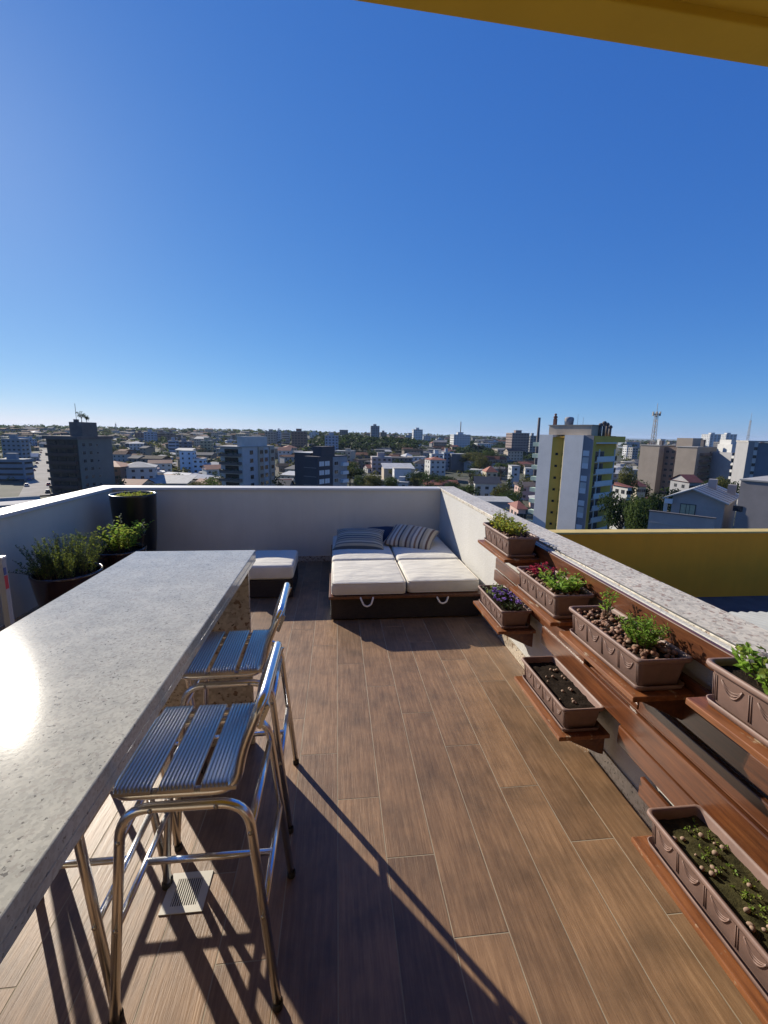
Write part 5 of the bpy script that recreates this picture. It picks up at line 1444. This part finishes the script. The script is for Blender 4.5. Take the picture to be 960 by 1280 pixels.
def make_tree(kind, tone, fine=0):
    if fine: kind += '#'
    if (kind, tone) in proto: return copy_tree(proto[(kind, tone)])
    t, c = tree_meshes(kind.rstrip('#'), tone, hash_(kind + tone), 1 + 3. * fine)
    e = empty('tree', (0, 0, 0)); t.build('trunk', M_trunk, e); c.build('crown', list(TM[tone]), e)
    proto[(kind, tone)] = e; return e
def hash_(s): return sum(ord(c) * (i + 3) for i, c in enumerate(s))
usedt = set(); nt_ = 0
def plant_tree(p, h, kind, tone, lab, group='trees of the town', wid=1., fine=0):
    e = make_tree(kind, tone, fine); e.location = (p.x, p.y, p.z - .1); e.rotation_euler = (0, 0, r5.uniform(0, 6.28)); e.scale = (h * wid, h * wid, h); tag(e, lab, 'tree', group)
    return e
r5 = random.Random(17)
# the trees that stand out in the photograph: column, distance, row of the crown's top, kind, tone
BIG = [(470, 190, 588, 'broad', 'olive green', 'wide olive tree mass just above the front parapet, left of two dark crowns'), (492, 182, 592, 'round', 'mid green', 'round mid green tree between the olive one and the dark crown'),
       (456, 205, 592, 'open', 'mid green', 'loose green tree at the left end of the parapet tree row'), (522, 200, 583, 'round', 'dark green', 'large dark round tree above the parapet, left of the pair'), (551, 192, 585, 'broad', 'dark green', 'large dark spreading tree above the parapet, right of the pair'),
       (536, 186, 595, 'open', 'dark green', 'small dark tree between the large pair'), (508, 215, 596, 'round', 'olive green', 'small olive tree at the foot of the dark round one'),
       (430, 250, 570, 'broad', 'dark green', 'dark spreading tree right beside the charcoal block'), (444, 235, 580, 'round', 'dark green', 'round dark tree farther right of the charcoal block'), (420, 300, 562, 'round', 'mid green', 'mid green tree peeking above the charcoal block'),
       (790, 88, 596, 'broad', 'dark green', 'big dark tree close behind the terrace wall, right of the striped tower'), (806, 78, 607, 'round', 'mid green', 'leafy tree left of the gabled house roof'), (797, 96, 620, 'open', 'dark green', 'dark loose tree low beside the striped tower balconies'),
       (788, 130, 575, 'round', 'olive green', 'olive tree behind the dark one right of the striped tower'), (826, 110, 604, 'round', 'dark green', 'small dark tree below the tan block'), (905, 120, 586, 'broad', 'olive green', 'olive spreading tree left of the white balcony bands'),
       (895, 140, 590, 'round', 'dark green', 'round dark tree between red roofs and balcony bands'), (918, 105, 600, 'open', 'dark green', 'dark loose tree right above the grey gabled house'), (845, 95, 606, 'open', 'mid green', 'small green tree beside the gabled house chimney'),
       (640, 150, 608, 'broad', 'mid green', 'spreading green tree right of the white house'), (632, 158, 601, 'round', 'olive green', 'olive round tree touching the white house'), (600, 215, 590, 'round', 'dark green', 'round dark tree above the white house roof'),
       (583, 165, 600, 'broad', 'mid green', 'green tree left of the white house by the parapet corner'), (570, 180, 596, 'round', 'dark green', 'dark round tree above the parapet corner, left of the white house'), (655, 128, 600, 'tall', 'dark green', 'tall narrow tree near the striped tower left side'),
       (57.5, 200, 606, 'tall', 'olive green', 'green tree between the bright road and the dark tower'), (60, 300, 588, 'tall', 'mid green', 'small slim tree on the right kerb of the bright road'), (148, 210, 590, 'tall', 'dark green', 'very dark pointed tree touching the dark tower right side'),
       (186, 180, 602, 'round', 'mid green', 'small round tree left of the long warehouse'), (250, 175, 597, 'broad', 'olive green', 'olive tree at the right end of the long warehouse'), (268, 185, 585, 'open', 'dark green', 'dark loose tree touching the white balcony block'), (590, 330, 561, 'broad', 'olive green', 'broad olive tree under the masted white tower'),
       (602, 300, 566, 'round', 'olive green', 'round olive tree right of the dark plain block'), (615, 380, 560, 'broad', 'mid green', 'broad green tree below the wide low hall')]
BIGPOS = []
for px, D, yt, kd, tn, lab in BIG:
    p = gpoint(px, D); top = atY(px, yt, D); h = max(5., top.z - p.z)
    if h > 17: p.z = top.z - 17; h = 17
    wid = min(1.5, max(.55, {'tall': 14, 'round': 30, 'broad': 44, 'open': 32}[kd] * (.8 if D < 120 else 1) * D / 545 / (h * {'tall': .4, 'round': .8, 'broad': 1.15, 'open': .85}[kd])))
    plant_tree(p, h, kd, tn, lab, 'large trees of the town', wid, 1); BIGPOS.append((p.x, p.y)); nt_ += 1
tries = 0
while nt_ < 292 and tries < 9000:
    tries += 1
    px = r5.uniform(-5, 965); D = 150 * (1250 / 150.) ** r5.random(); p = gpoint(px, D)
    if (p - gpoint(672, 100)).length < 28: continue
    if any((p.x - x) ** 2 + (p.y - y) ** 2 < 64 for x, y in HPOS): continue
    t_ = (p - RA).dot((RB_ - RA).normalized())
    if px < 60 and D < 215: continue
    if -20 < t_ < 420 and abs((p - RA).cross((RB_ - RA).normalized()).z) < 11: continue
    kd = r5.choice(list(KIN)); tn = r5.choices(list(TG), [5, 3, 2])[0]; h = r5.choice([5, 7, 9, 12]) * r5.uniform(.9, 1.1)
    if D > 700: h *= 1.25
    a, b = proj((p.x, p.y, p.z + h * .9))
    if hidden(a, b): continue
    zn, dw = zone(a), dword(D); hw = 'small' if h < 6.3 else ('medium' if h < 8.4 else ('large' if h < 11 else 'very large'))
    key = (zn, dw, kd, tn, hw)
    if key in usedt: continue
    usedt.add(key); plant_tree(p, h, kd, tn, f"{dw}{hw} {tn} {KIN[kd]} tree {zn}", 'trees of the town', r5.uniform(1, 1.35)); nt_ += 1
print('trees', nt_, tries)
# plants on top of the dark tower
loc, H, ph, w_, d_ = TW1
q = Matrix.Rotation(-ph, 4, 'Z') @ Vector((-w_ * .16, d_ * .3, 0)) + loc
for k, (dx, h, kd) in enumerate(((0, 4.4, 'open'), (1.1, 3.0, 'round'))):
    e = make_tree(kd, 'dark green'); e.location = (q.x + dx, q.y + dx, loc.z + H + 6.1); e.scale = (h, h, h)
    tag(e, ('taller' if k == 0 else 'shorter') + ' small tree growing on the roof of the dark balcony tower', 'tree', 'trees on the tower roof')

# woodland that reads as one mass
def woods(label, areas, tone, seed):
    r_ = random.Random(seed); m = MB()
    for px0, px1, D0, D1, n, hh in areas:
        for _ in range(n):
            px, D = r_.uniform(px0, px1), D0 * (D1 / D0) ** r_.random(); p = gpoint(px, D); s_ = r_.uniform(.7, 1.3); rad = hh * .5 * s_
            if any((p.x - x) ** 2 + (p.y - y) ** 2 < 80 for x, y in HPOS): continue
            if px < 75 and D < 560 and abs((p - RA).cross((RB_ - RA).normalized()).z) < 8.5 + hh * .4: continue
            for _ in range(16):
                d = Vector((r_.gauss(0, 1), r_.gauss(0, 1), abs(r_.gauss(0, 1)) * 1.1)).normalized() * rad * r_.uniform(.7, 1.1)
                c = p + d + Vector((0, 0, hh * .35 * s_)); sz = rad * r_.uniform(.22, .42)
                nrm = (d.normalized() + Vector((r_.uniform(-.7, .7), r_.uniform(-.7, .7), r_.uniform(-.3, .8)))).normalized(); u = nrm.orthogonal().normalized(); v = nrm.cross(u)
                m.add([c - u * sz, c - v * sz, c + u * sz, c + v * sz], [(0, 1, 2, 3)], 0 if r_.random() < .6 else 1)
    tag(m.build('woods', list(TM[tone])), label, 'woods', kind='stuff')
woods('dark wooded hill behind the valley in the centre', [(395, 520, 480, 720, 430, 10), (440, 600, 640, 1000, 260, 10), (560, 670, 420, 900, 330, 9)], 'dark green', 1)
woods('hazy wooded ridge along the skyline', [(-5, 400, 1150, 1750, 620, 13), (400, 965, 1100, 1900, 420, 12), (780, 960, 500, 1100, 160, 9), (-5, 400, 420, 1150, 420, 8)], 'mid green', 2)
woods('low olive scrub and garden trees scattered between the town houses', [(-5, 90, 190, 520, 150, 4.5), (-5, 965, 270, 900, 620, 5.0), (-5, 400, 300, 1100, 420, 7.5)], 'olive green', 3)

# ------------------------------------------------------------------ thin morning air
m = MB(); m.box(-27000, 27000, -27000, 27000, -130, 75)
hz = m.build('haze', bpy.data.materials.new('haze_air')); hm = hz.data.materials[0]; hm.use_nodes = True
t = hm.node_tree; t.nodes.remove(t.nodes['Principled BSDF'])
pv = t.nodes.new('ShaderNodeVolumePrincipled'); pv.inputs['Color'].default_value = (.6, .78, 1, 1); pv.inputs['Density'].default_value = .00005; pv.inputs['Anisotropy'].default_value = .2
t.links.new(pv.outputs[0], t.nodes['Material Output'].inputs['Volume'])
tag(hz, 'thin pale blue air over the town', kind='stuff')
